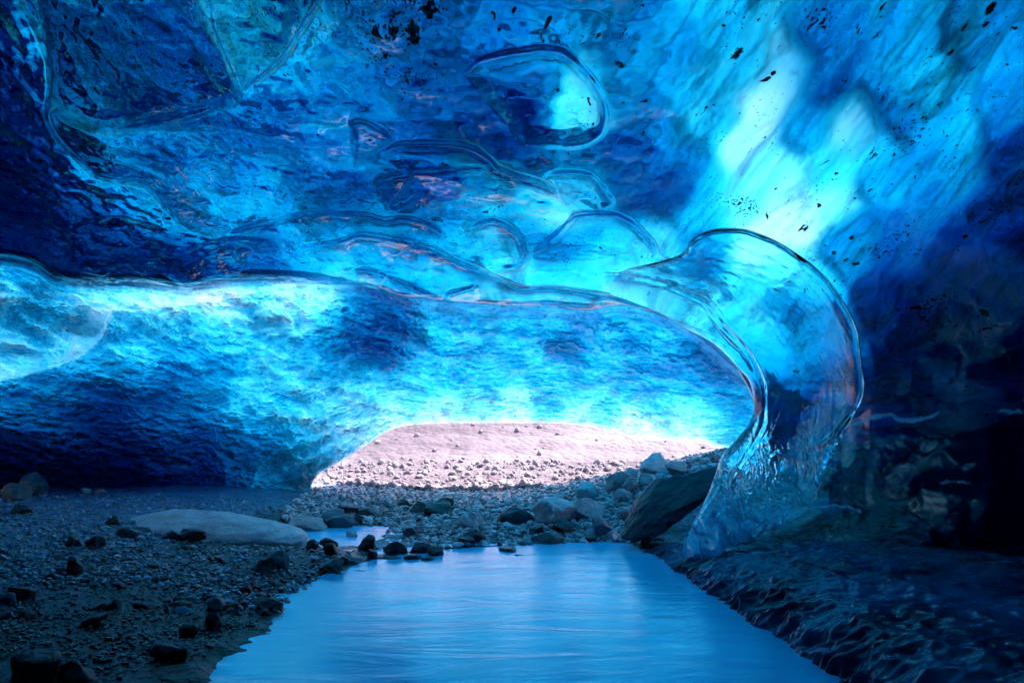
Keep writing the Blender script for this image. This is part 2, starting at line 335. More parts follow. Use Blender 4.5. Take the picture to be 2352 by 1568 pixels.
RIDGES = [  # points, half width (D px), height (m)
    ([(1067, 173), (1117, 133), (1217, 113), (1267, 112), (1301, 123), (1344, 163), (1381, 213), (1397, 260), (1391, 300), (1371, 323), (1334, 337), (1267, 338), (1201, 330)], 5, .035),
    ([(864, 370), (874, 353), (911, 332), (957, 328), (1017, 328), (1067, 333), (1101, 347), (1131, 370), (1144, 383), (1184, 400), (1244, 418), (1284, 443), (1317, 477), (1337, 493)], 6, .07),
    ([(854, 423), (894, 407), (951, 395), (1014, 392), (1074, 385), (1144, 385)], 5, .05),
    ([(1244, 418), (1261, 402), (1284, 395), (1324, 395), (1357, 403), (1381, 423), (1400, 450), (1407, 467), (1380, 488)], 5, .04),
    ([(1210, 590), (1240, 570), (1274, 537), (1304, 510), (1317, 497), (1344, 490), (1401, 490), (1434, 500), (1461, 517), (1487, 544), (1504, 567), (1514, 590), (1557, 600)], 6, .06),
    ([(500, 545), (560, 525), (610, 512), (650, 500), (700, 490), (740, 487), (784, 488), (840, 492), (870, 500), (887, 503), (923, 499), (965, 506), (1001, 523), (1017, 542), (1014, 559), (1003, 571)], 6, .07),
    ([(640, 590), (700, 565), (784, 550), (820, 537), (853, 538), (895, 545), (940, 553), (978, 564), (1006, 575), (1048, 598), (1103, 620), (1145, 639), (1201, 662), (1267, 660), (1334, 668), (1384, 677), (1451, 695), (1517, 722)], 6, .08),
    ([(1381, 637), (1424, 634), (1474, 639), (1524, 652), (1574, 674), (1624, 700), (1657, 744)], 7, .06),
    ([(1501, 630), (1507, 610), (1534, 604), (1574, 607), (1614, 617), (1644, 634), (1671, 657), (1681, 680), (1674, 697), (1651, 702), (1624, 694)], 6, .07),
    ([(800, 280), (830, 278), (860, 290), (890, 310), (905, 330)], 7, .05),
    ([(100, 255), (160, 285), (230, 305), (330, 296), (430, 275), (540, 235), (556, 215)], 5, .08),
    ([(240, 305), (330, 300), (420, 297), (500, 298), (560, 308), (640, 325), (700, 335)], 6, .05),
    ([(550, 205), (600, 180), (650, 135), (700, 60), (735, 0), (760, -60)], 6, .07),
    ([(40, 0), (90, 90), (115, 180), (105, 260), (130, 320), (180, 370), (230, 410), (330, 430), (380, 480), (430, 520), (520, 560)], 6, .08),
    ([(160, 520), (260, 500), (330, 515), (390, 530)], 5, .05), ([(150, 620), (260, 600), (360, 595), (420, 615), (480, 580), (560, 560)], 5, .05),
    ([(330, 560), (400, 590), (470, 560), (560, 545), (640, 560)], 5, .05), ([(0, 480), (90, 500), (160, 545), (200, 590)], 5, .05),
    ([(784, 620), (860, 622), (920, 645), (980, 672), (1014, 690)], 5, .05), ([(1060, 540), (1120, 505), (1170, 520), (1205, 560), (1212, 595), (1180, 622), (1110, 628)], 6, .06),
    ([(1014, 690), (1040, 668), (1100, 655)], 5, .05), ([(860, 425), (905, 405), (945, 405), (925, 440), (900, 475), (930, 470), (985, 430)], 8, .05)]
# debris frozen into the ice: (u, v, half length, half width, angle, strength)
CLOTS = [(2275, 20, 24, 9, -55, 1), (2215, 63, 15, 5, -50, 1), (2313, 148, 6, 5, 0, 1), (1693, 123, 24, 12, -50, .75), (1775, 167, 9, 6, -30, 1), (1758, 183, 18, 5, -22, 1), (1663, 58, 7, 4, 10, 1), (1891, 22, 6, 4, 0, 1), (1623, 247, 5, 4, 0, 1),
    (2015, 80, 24, 7, -38, .6), (2001, 187, 10, 9, 0, .5), (1941, 187, 13, 12, 0, .5), (1259, 50, 20, 8, -60, 1), (1181, 23, 11, 6, -70, 1), (1146, 70, 6, 5, 0, 1), (1424, 148, 20, 9, 25, .7), (1374, 83, 12, 4, -50, .9), (1340, 100, 14, 3, -18, .8),
    (1956, 546, 8, 6, -10, 1), (1915, 580, 6, 5, 0, 1), (1896, 565, 4, 3, 0, 1), (2260, 718, 16, 7, 35, 1), (2135, 716, 6, 2.5, 0, .9), (1855, 660, 9, 5, -20, 1), (1791, 650, 9, 4, -25, .9), (2218, 543, 9, 6, -40, .9), (2271, 753, 34, 4, -16, .8),
    (1818, 850, 18, 4, 5, .8), (1430, 235, 5, 4, 0, .9), (1225, 165, 4, 4, 0, .8), (980, 225, 5, 12, 0, .5), (945, 165, 6, 25, 0, .5), (800, 0, 20, 8, 0, .6), (1020, 380, 26, 10, -10, .6), (2160, 240, 16, 9, -50, .6), (1640, 240, 4, 3, 0, 1), (2330, 66, 10, 5, 10, 1), (1480, 232, 10, 4, -15, .8)]
SILT = [(880, 60, 110, 80, 30, 1.0), (960, 40, 80, 90, 0, 1.0), (940, 170, 60, 60, 0, .7), (2030, 570, 80, 16, -42, 1), (1990, 610, 40, 14, -42, .8), (1880, 45, 60, 18, -40, .8), (2150, 130, 60, 30, -40, .6), (1700, 470, 70, 20, 25, .8), (2100, 330, 70, 16, -40, .6), (1360, 250, 40, 60, 10, .5),
    (1600, 350, 60, 30, -40, .5), (2250, 520, 70, 20, -30, .6), (230, 120, 90, 60, 0, .5), (480, 150, 40, 80, 0, .6), (2100, 700, 80, 12, -16, .6), (1450, 90, 60, 40, 0, .5), (2280, 210, 60, 30, 0, .5)]
RIME = [([(1935, 985), (1985, 965), (2040, 952), (2075, 966), (2120, 962), (2152, 950), (2175, 930)], 7, .9), ([(2290, 940), (2320, 946), (2352, 945)], 6, .9), ([(2120, 860), (2180, 880), (2230, 905), (2290, 935)], 28, .42),
    ([(1860, 1170), (1900, 1160), (1950, 1165), (1990, 1178)], 4, .8), ([(2150, 1110), (2200, 1105), (2240, 1112)], 5, .6)]
HOLLOWS = [0, 1, 3, 4, 8, 19]
def build_near():
    NS, NT = 1250, 560
    rows = catmull(C_ROWS, 10)
    # denser columns where they cross the frame
    d = np.linalg.norm(np.diff(rows[:, :2], axis=0), axis=1) + .18 * np.linalg.norm(np.diff(rows[:, 2:], axis=0), axis=1)
    mid = (rows[1:, 0] + rows[:-1, 0]) / 2; d = d * np.where((mid > -250), 1, .25)
    c = np.concatenate([[0], np.cumsum(d)]); t = np.linspace(0, c[-1], NS)
    R = np.stack([np.interp(t, c, rows[:, k]) for k in range(4)], -1)
    s = np.linspace(0, 1, NT)[None, :]; w = s**2.1 * .93 + .07 * s
    U = R[:, 0:1] + (R[:, 2:3] - R[:, 0:1]) * w; V = R[:, 1:2] + (R[:, 3:4] - R[:, 1:2]) * w
    Yb = N_DEPTH(U, V); Y = Yb.copy()
    # broad lumps, then medium lumps
    P = to_world(U, V, Yb)
    wall = sstep(1350, 1700, U)
    Y += (.26 - .17 * wall) * fbm(P[..., 0] * .9, P[..., 1] * .9, P[..., 2] * .9 + 3, 3) + (.09 - .08 * wall) * fbm(P[..., 0] * 3.2, P[..., 1] * 3.2, P[..., 2] * 3.2, 3)
    left = sstep(1000, 500, U) * sstep(-200, 200, V + 200)
    Y += left * (.13 * (ridged(P[..., 0] * 2.6 + 2, P[..., 1] * 2.6, P[..., 2] * 2.6, 4) - .6) + .13 * (.5 - cells(P[..., 0] * 3.2 + fbm(P[..., 0] * 2, P[..., 1] * 2, P[..., 2] * 2, 2), P[..., 1] * 2.6, P[..., 2] * 4.6)) + .03 * fbm(P[..., 0] * 9, P[..., 1] * 7, P[..., 2] * 12, 3))
    seam = np.ones(U.shape)
    rim_dist = np.hypot(U - R[:, 0:1], V - R[:, 1:2])
    for i, (pts, wd, hh) in enumerate(RIDGES):
        p = catmull(pts, 6); dd, par, sd = poly_dist(U, V, p, 200, True)
        if i in (10, 11, 12, 13): sd = np.where(dd < 1e8, -sd, sd)
        fade = np.clip(np.minimum(par, 1 - par) * 6, 0.0, 1); fade = np.where(dd < 1e8, fade, 0)
        seam = np.minimum(seam, 1 - .85 * fade * np.exp(-((sd - 3) / (wd * .6))**2))  # ice thinned beside each ridge, in place of a reflected highlight line
        A = 4.2 * hh
        Y -= fade * A * sstep(-7, 9, sd) * np.exp(-np.clip(sd, 0, 1e9) / 75.0)
        if i in HOLLOWS:
            ins = inside(U, V, p); d2, _ = poly_dist(U, V, np.vstack([p, p[:1]]), 200); Y += np.where(ins, .24 * (1 - np.exp(-d2 / 30.0)), 0)
    # the hanging block at the upper left, flat facets
    blk = inside(U, V, [(40, -200), (100, 90), (110, 260), (230, 302), (540, 232), (556, 210), (490, 60), (440, -200)])
    dd, _ = poly_dist(U, V, [(40, -200), (100, 90), (110, 260), (230, 302), (540, 232), (556, 210), (490, 60), (440, -200)], 200)
    Y -= np.where(blk, .35 * (1 - np.exp(-dd / 14.0)), 0)
    fin = inside(U, V, [(490, -200), (490, 60), (556, 215), (650, 135), (700, 60), (760, -200)])
    dd, _ = poly_dist(U, V, [(490, -200), (490, 60), (556, 215), (650, 135), (700, 60), (760, -200)], 200)
    Y -= np.where(fin, .22 * (1 - np.exp(-dd / 25.0)), 0)
    # rounded lip
    q = np.clip(rim_dist / 26.0, 0, 1); Y += .16 * (1 - np.sqrt(1 - (1 - q)**2))
    # thickness
    T = np.exp(N_THICK(U, V, 32.0)) * (1 + .4 * sstep(1950, 2200, U) * sstep(420, 650, V)); a = math.radians(-52)
    x = (U * math.cos(a) + V * math.sin(a)) / 420.0; z = (-U * math.sin(a) + V * math.cos(a)) / 70.0
    x2, z2 = U / 300.0, V / 70.0
    rgt = sstep(1350, 1600, U) * sstep(900, 700, V)
    st = rgt * (fbm(x, z, 0 * x + 1.5, 4, .6) + .35 * fbm(x * 3.5, z * 3.5, 0 * x + 8.5, 4, .65)) + (1 - rgt) * fbm(x2 + .4 * fbm(x2, z2, 0 * x2, 2), z2, 0 * x + 7.5, 4, .6)
    st = st + left * (.45 * fbm(U / 45 + .6 * st, V / 45, 0 * U + 3.3, 4, .65) - .12)
    mid = sstep(650, 850, U) * sstep(1450, 1250, U) * sstep(250, 400, V)
    T = np.minimum(T**1.18 * np.exp((.8 + .45 * mid) * st) * TS * (.60 + .40 * wall), 3.4) * (1 - .5 * (1 - seam)) + TO
    clot = np.zeros(U.shape); silt = np.zeros(U.shape)
    wx = 9 * fbm(U / 18, V / 18, 0 * U + 1, 3); wy = 9 * fbm(U / 18, V / 18, 0 * U + 6, 3)
    for (cu, cv, ru, rv, ang, st_) in CLOTS:
        c_, s_ = math.cos(math.radians(ang)), math.sin(math.radians(ang)); du, dv = U + wx * .6 - cu, V + wy * .6 - cv
        e = ((du * c_ + dv * s_) / ru)**2 + ((dv * c_ - du * s_) / rv)**2; clot = np.maximum(clot, st_ * np.exp(-e**1.5))
    for (cu, cv, ru, rv, ang, st_) in SILT:
        c_, s_ = math.cos(math.radians(ang)), math.sin(math.radians(ang)); du, dv = U + 2 * wx - cu, V + 2 * wy - cv
        e = ((du * c_ + dv * s_) / ru)**2 + ((dv * c_ - du * s_) / rv)**2; silt = np.maximum(silt, st_ * np.exp(-e))
    rime = np.zeros(U.shape)
    for pts, w_, st_ in RIME:
        dd, par = poly_dist(U + wx * .5, V + wy * .7, catmull(pts, 5), 80); rime = np.maximum(rime, st_ * np.exp(-(dd / w_)**2) * np.clip(np.minimum(par, 1 - par) * 8, 0, 1))
    return shell('ice_ceiling', U, V, Y, T, [ICE_NEAR, CRUST], blur(Yb, 3), 0, {'clot': clot, 'silt': silt, 'rime': rime})
TS, TO = .92 / 2.2, .013
FS = .52 / 2.2

# ================================================================== FAR VAULT
F_DEPTH = depth_spline([
    (0, 640, 8.2), (0, 750, 8.4), (0, 900, 9.2), (0, 1130, 11.3), (500, 640, 8.6), (500, 760, 9.2), (500, 900, 10.8), (500, 1130, 12.6), (640, 1150, 12.6), (700, 1142, 12.6), (760, 1072, 13.6), (850, 1010, 15), (930, 977, 16),
    (1180, 972, 16.5), (1400, 985, 16.5), (1650, 1030, 15.8), (1900, 1060, 14), (1000, 700, 8.9), (1000, 850, 11.6), (1400, 720, 8.7), (1400, 860, 11.2), (1700, 850, 9), (1700, 950, 12),
    (-1500, 1130, 8.5), (-1500, 640, 6.5), (1000, 930, 14), (1400, 930, 14), (2000, 900, 9), (0, 1200, 11.6), (500, 1200, 13)])
F_THICK = Kernel([
    (0, 640, .7), (100, 645, .8), (200, 660, .45), (300, 690, .3), (400, 680, .2), (500, 670, .06), (560, 655, .05), (610, 645, .5), (650, 650, .06), (720, 635, .06), (560, 632, 3),
    (50, 700, .9), (100, 770, .8), (50, 830, .6), (150, 800, .5), (200, 760, .6), (0, 760, .7), (0, 850, .5),
    (0, 920, 1.3), (100, 900, 1.5), (250, 830, 1.0), (350, 800, .95), (300, 760, .9), (450, 760, .9), (550, 760, .8), (600, 720, .6), (680, 700, .4), (650, 780, .7), (750, 680, .35), (800, 720, 1.2), (850, 720, 2.2), (900, 740, 2.0),
    (830, 800, 2.5), (870, 810, 3), (750, 800, 1.3), (1000, 720, 1.3), (1050, 780, .9), (1200, 750, 1.1), (1200, 800, .9), (1300, 730, 1.0), (1400, 780, 1.0), (1320, 780, 1.6), (1500, 800, 1.2), (1600, 830, 1.6), (1680, 900, 1.5),
    (1700, 950, 1.0), (1500, 900, 1.2), (1300, 890, 1.0), (1100, 860, .9), (1000, 840, 1.1), (950, 870, .8), (850, 880, .6), (700, 860, .7), (600, 880, .8), (500, 850, 1.4), (450, 900, 1.6), (350, 900, 2), (250, 920, 3), (400, 950, 2.2),
    (150, 950, 2.6), (50, 960, 2.5), (600, 950, .9), (750, 930, .55), (850, 940, .55), (950, 930, .7), (1100, 930, .72), (1250, 930, .75), (1400, 940, .75), (1550, 960, .7), (1650, 980, .6), (1600, 1000, .15),
    (930, 970, .14), (1000, 962, .16), (1090, 962, .16), (1180, 962, .16), (1330, 965, .16), (1450, 995, .06), (1550, 1000, .06), (800, 1000, .3), (750, 1050, .7), (700, 1080, .9), (650, 1060, 1.4), (600, 1020, 1.8), (550, 1080, 2.4),
    (600, 1120, 2.2), (680, 1120, 1.2), (708, 1120, .3), (640, 1090, .9), (450, 1030, 3), (350, 1050, 4.5), (250, 1000, 4), (100, 1050, 6), (0, 1080, 7), (300, 1110, 8), (500, 1120, 5), (0, 1000, 4.5), (850, 980, .15), (-300, 800, 2), (-300, 1050, 7)])
F_ROWS = [  # starts behind the lip, ends at the ground or at the cave mouth
    (-1500, 640, -1500, 1230), (-500, 600, -500, 1230), (0, 588, 0, 1220), (133, 634, 150, 1220), (233, 641, 270, 1220), (316, 640, 370, 1210), (427, 650, 480, 1210), (500, 640, 560, 1200), (560, 634, 620, 1195), (610, 634, 680, 1185), (650, 636, 712, 1165),
    (690, 638, 714, 1120), (720, 642, 730, 1092), (770, 648, 765, 1070), (800, 650, 800, 1050), (847, 653, 830, 1030), (890, 664, 862, 1008), (917, 674, 890, 991), (970, 682, 930, 978), (1014, 686, 1000, 972), (1130, 696, 1150, 971), (1250, 700, 1300, 973),
    (1350, 706, 1390, 987), (1417, 698, 1450, 1002), (1484, 708, 1500, 1012), (1567, 742, 1560, 1009), (1640, 795, 1620, 1019), (1700, 850, 1670, 1032), (1760, 910, 1760, 1045), (1850, 950, 1880, 1060)]
LOBE = [(-300, 560), (0, 560), (300, 590), (520, 610), (640, 610), (770, 620), (760, 645), (690, 656), (620, 666), (500, 692), (400, 704), (310, 713), (258, 712), (247, 740), (235, 772), (190, 815), (120, 845), (0, 875), (-300, 930)]
def build_far():
    NS, NT = 1150, 560
    rows = catmull(F_ROWS, 10)
    d = np.linalg.norm(np.diff(rows[:, :2], axis=0), axis=1) + np.linalg.norm(np.diff(rows[:, 2:], axis=0), axis=1)
    mid = (rows[1:, 0] + rows[:-1, 0]) / 2; d = d * np.where(mid > -150, 1, .15)
    c = np.concatenate([[0], np.cumsum(d)]); t = np.linspace(0, c[-1], NS)
    R = np.stack([np.interp(t, c, rows[:, k]) for k in range(4)], -1)
    s = np.linspace(0, 1, NT)[None, :]
    U = R[:, 0:1] + (R[:, 2:3] - R[:, 0:1]) * s; V = R[:, 1:2] - 16 + (R[:, 3:4] - R[:, 1:2] + 16) * s
    Yb = F_DEPTH(U, V)
    top = np.hypot(U - R[:, 0:1], V - R[:, 1:2] + 16)
    yn = N_DEPTH(R[:, 0:1], R[:, 1:2]) - .18
    k = sstep(8, 55, top); Yb = yn * (1 - k) + Yb * k
    Y = Yb.copy(); P = to_world(U, V, Yb)
    Y += .30 * fbm(P[..., 0] * .5, P[..., 1] * .5, P[..., 2] * .5 + 9, 3)
    sc = ridged(P[..., 0] * 1.1, P[..., 1] * .7, P[..., 2] * 1.3, 3)
    fl = ridged(P[..., 0] * 2.6 + fbm(P[..., 0] * 1.5, P[..., 1] * 1.5, P[..., 2] * 3, 2), P[..., 1] * 1.3, P[..., 2] * 3.0, 4, .6)
    wq = .35 * fbm(P[..., 0] * 1.8, P[..., 1] * 1.8, P[..., 2] * 2.6, 3)
    ce = cells(P[..., 0] * 1.7 + wq, P[..., 1] * .75 + wq, P[..., 2] * 1.9 - wq); cf = cells(P[..., 0] * 4.4 + 2.4 * wq + 9, P[..., 1] * 2.0 + wq, P[..., 2] * 4.8 - 2.4 * wq)
    Y += (.34 * (.5 - ce) + .13 * (.5 - cf) + .30 * (.62 - sc) + .20 * (.6 - fl) + .12 * fbm(P[..., 0] * 5, P[..., 1] * 6, P[..., 2] * 11, 3)) * k
    lob = inside(U, V, LOBE); dd, _ = poly_dist(U, V, LOBE, 150)
    Y -= np.where(lob, .9 * np.sqrt(np.clip(dd / 60, 0, 1)), 0) * k
    bot = np.hypot(U - R[:, 2:3], V - R[:, 3:4]); q = np.clip(bot / 14.0, 0, 1); Y += .35 * (1 - np.sqrt(1 - (1 - q)**2))
    T = np.exp(F_THICK(U, V, 34.0))
    st = fbm(U / 62 + .6 * fbm(U / 90, V / 60, 0 * U, 2), V / 44, 0 * U + 2.2, 4, .62)
    st = st + .55 * fbm(U / 24 + st, V / 15 - st, 0 * U + 6.1, 3, .6)
    T = np.minimum(T**1.35 * np.exp(.8 * st + (1.0 * (ce - .55) + .8 * (cf - .55)) * (.7 + .8 * np.clip(st, -1, 1))) * FS, 3.4) * (.10 + .90 * sstep(1, 18, bot)) + TO * .5
    T = T * np.where(dd < 1e8, np.where(lob, 1.35 - .55 * np.exp(-dd / 40), 1 + .9 * np.exp(-dd / 30)), 1)
    return shell('ice_vault', U, V, Y, T, [ICE_FAR, CRUST], blur(Yb, 3), 1)

# ================================================================== CLEAR PILLAR
PILLAR = [(1410, 640), (1400, 672), (1451, 693), (1517, 720), (1567, 750), (1635, 786), (1691, 839), (1721, 876), (1731, 923), (1725, 959), (1701, 999), (1661, 1043), (1643, 1089), (1621, 1142), (1588, 1209), (1568, 1275), (1600, 1290),
    (1640, 1285), (1685, 1250), (1721, 1240), (1768, 1214), (1825, 1194), (1868, 1157), (1885, 1105), (1905, 1062), (1930, 1015), (1955, 965), (1980, 920), (1986, 880), (1981, 840), (1971, 764), (1957, 724), (1937, 690), (1907, 647),
    (1874, 614), (1834, 584), (1787, 554), (1741, 534), (1701, 524), (1647, 524), (1607, 537), (1581, 557), (1560, 585), (1500, 604), (1440, 618)]
INNER_EDGE = [(1424, 640), (1474, 645), (1524, 656), (1574, 676), (1624, 702), (1657, 744), (1691, 777), (1724, 817), (1744, 857), (1754, 890), (1754, 934), (1751, 977), (1725, 1030), (1690, 1080), (1675, 1130), (1660, 1200), (1640, 1270)]
BOWL_LOW = [(1755, 1010), (1775, 1000), (1818, 1018), (1875, 1022), (1901, 1010), (1928, 985), (1950, 955)]
def build_pillar():
    p = catmull(PILLAR + [PILLAR[0]], 10); p = resample(p, 700)[:-1]; n = len(p); jt = sstep(1190, 1250, p[:, 1]); jn = fbm(p[:, 0] / 14, p[:, 1] / 40, 0 * p[:, 0], 3); p[:, 1] += 16 * jt * jn; p[:, 0] += 5 * jt * jn; c = np.array([1830., 850.])
    m = 150; r = np.sin(np.linspace(0.0, 1, m) * math.pi / 2)[None, :]
    U = c[0] + (p[:, 0:1] - c[0]) * r; V = c[1] + (p[:, 1:2] - c[1]) * r
    pd = np.vstack([p, p[:1]])
    edge, _ = poly_dist(U, V, pd, 400)
    Yb = N_DEPTH(U, V) - .78
    amp = sstep(1400, 1640, U) * (1 - .8 * sstep(980, 1150, V) * sstep(1700, 1850, U))
    amp = amp * (1 - .6 * sstep(1760, 1850, U) * sstep(1020, 900, V))
    prof = np.sqrt(np.clip(1 - (1 - np.clip(edge / 32.0, 0, 1))**2, 0, 1))
    rimb = prof * np.exp(-np.clip(edge - 14, 0, 1e9) / 34.0) * np.clip(.75 + .9 * fbm(U / 110, V / 110, 0 * U + 4, 2), .2, 1.5)
    hollow = sstep(10, 110, edge)
    Y = Yb - .10 * prof * amp - .10 * rimb * amp + .16 * hollow * sstep(1180, 1000, V)
    dd, par = poly_dist(U, V, catmull(INNER_EDGE, 5)); Y -= .04 * np.exp(-(dd / 9)**2)
    dd, par = poly_dist(U, V, catmull(BOWL_LOW, 5)); Y -= .03 * np.exp(-(dd / 8)**2)
    wob = fbm(U / 60, V / 60, 0 * U + 2, 3)
    eu, ev = (U - 1815), (V - 1085); e = np.hypot((eu * .8 + ev * .6) / 62, (ev * .8 - eu * .6) / 34) + .35 * wob; Y += .14 * np.clip(1 - e * e, 0, 1)
    flow = ridged((U - .55 * V) / 38 + wob, (V + .4 * U) / 260, 0 * U + 4, 3); Y -= .13 * (flow - .55) * sstep(960, 1120, V)
    P = to_world(U, V, Y)
    foot = sstep(1120, 1240, V)
    Y += .03 * fbm(P[..., 0] * 3, P[..., 1] * 3, P[..., 2] * 1.2, 3) + .09 * foot * (ridged(P[..., 0] * 9, P[..., 1] * 2, P[..., 2] * 1.2, 2) - .6)
    Yk = Y + .004 + (.07 * prof + .10 * rimb) * np.maximum(amp, .05)
    front = to_world(U, V, Y); back = to_world(U, V, Yk)
    # close the round: first column repeated by index, centre and edge shared
    idx = np.arange(n * m).reshape(n, m); nx = np.roll(idx, -1, 0)
    verts = np.concatenate([front.reshape(-1, 3), back.reshape(-1, 3)])
    fr = np.stack([idx[:, :-1], idx[:, 1:], nx[:, 1:], nx[:, :-1]], -1).reshape(-1, 4)
    k = n * m; bk = fr[:, ::-1] + k
    rim = np.stack([idx[:, -1], idx[:, -1] + k, nx[:, -1] + k, nx[:, -1]], -1)
    # orientation test
    a = verts[fr]; nn = np.cross(a[:, 1] - a[:, 0], a[:, 2] - a[:, 0]).sum(0)
    faces = np.concatenate([fr, bk, rim])
    if nn[1] > 0: faces = faces[:, ::-1]
    o = new_mesh('ice_pillar', verts, faces, [ICE_CLEAR])
    bm = bmesh.new(); bm.from_mesh(o.data); bmesh.ops.remove_doubles(bm, verts=bm.verts, dist=1e-4); bm.to_mesh(o.data); bm.free()
    o.data.polygons.foreach_set('use_smooth', np.ones(len(o.data.polygons), bool))
    return o

ceiling = tag(build_near(), 'near ceiling and right wall of clear blue glacier ice with dark specks', 'ice ceiling', kind='structure')
vault = tag(build_far(), 'rippled turquoise ice vault sloping down to the cave mouth', 'ice vault', kind='structure')
pillar = tag(build_pillar(), 'glassy curved ice pillar with a round hollow, at the edge of the pool', 'ice pillar')

# ================================================================== GROUND
def shore_left(y):
    return np.interp(y, [0, 2.2, 3.16, 4.14, 5.65, 6.3, 6.9, 7.4, 8.0], [-1.9, -1.85, -1.8, -1.83, -1.95, -1.75, -1.45, -.9, 1.2])
def shore_right(y):
    return np.interp(y, [0, 2, 3.16, 5, 6.5, 7.9, 8.5], [2.0, 1.95, 1.87, 1.8, 1.75, 1.62, 1.4])
_gc = np.array([  # X, Y, Z far ground
    (-1.9, 3, .02), (-3, 3, .13), (-6, 3, .32), (-2.2, 5.5, .03), (-4, 5.5, .18), (-7, 5.5, .36), (-2.4, 7, .05), (-4.5, 8, .26), (-8, 8, .42), (-6, 10.5, .44), (-10, 11, .5), (-4.2, 11, .36), (-5, 13, .4),
    (-1.2, 7.2, -.03), (-3.0, 8.3, -.06), (-2.5, 9.0, -.06), (-2.0, 8.5, -.04), (-1.2, 8.8, .04), (-3.6, 9.6, .12), (-3.0, 10.8, .12), (-1.5, 10.5, .14), (-1.5, 13, .2), (0, 8.4, .05), (0, 10, .18), (0, 13, .25),
    (1.4, 8.1, .05), (1.2, 9.2, .22), (1.7, 10, .5), (2.2, 9, .5), (3, 9.5, .9), (2.6, 11.5, .75), (3.6, 10.5, 1.15), (5, 10, 1.4), (4.5, 13, 1.2), (0.8, 12, .35), (2, 15, .5), (-3, 15, .25), (0, 17, .2), (6, 17, 1.3), (-8, 17, .8), (-14, 8, .7), (-14, 16, 1), (12, 10, 2), (12, 17, 2), (2.4, 5, -.25), (2.3, 7, -.15), (4, 4, -.2), (5, 7, .2), (0, 5, -.4), (0, 1, -.4), (-3, 0, .05), (4, 0, -.1)], float)
_gt = TPS(_gc[:, :2], _gc[:, 2], 5.0, 2e-3)
def ground_z(x, y, fine=True):
    x = np.asarray(x, float); y = np.asarray(y, float)
    z = _gt(x, y)
    # pool basin
    wob = .20 * fbm(x * .8 + 3, y * 1.3, 0 * x + 2, 3) + .12 * fbm(x * 2.2, y * 4.5, 0 * x + 9, 3)
    inp = np.minimum(x - shore_left(y) + wob, shore_right(y) - x)
    basin = -np.clip(inp, -1, 1) * .32
    k = sstep(-.35, .05, inp) * sstep(8.1, 7.6, y); z = z * (1 - k) + basin * k
    z = z * (1 - sstep(15, 17.5, y)) + .08 * sstep(15, 17.5, y) + 0 * x
    z = z - 1.6 * sstep(3.1, 4.0, x) * sstep(9.4, 8.4, y)
    if fine:
        rough = sstep(-.5, -.05, -np.abs(x) + 14)
        z = z + .035 * fbm(x * 1.3, y * 1.3, 0 * x + 4, 4) + .02 * fbm(x * 3.5 + 9, y * 3.5, 0 * x, 3) + .010 * fbm(x * 9, y * 9, 0 * x, 3)
        # low sand ripples along the near left shore
        rip = np.exp(-((inp + .25) / .35)**2) * sstep(6.5, 5, y)
        z = z + rip * (.05 * fbm(x * 1.1, y * 4.5, 0 * x + 7, 3) + .05 * fbm(x * .9 + 4, y * 1.3, 0 * x, 2))
    return z
def ground_hit(u, v):
    u, v = float(u), float(v); ys = np.linspace(1.2, 20, 1200)
    P = to_world(np.full_like(ys, u), np.full_like(ys, v), ys); g = np.maximum(ground_z(P[:, 0], P[:, 1], False), -.02)
    k = np.nonzero(P[:, 2] <= g)[0]
    if len(k) == 0: return None
    return P[k[0], 0], ys[k[0]], g[k[0]]

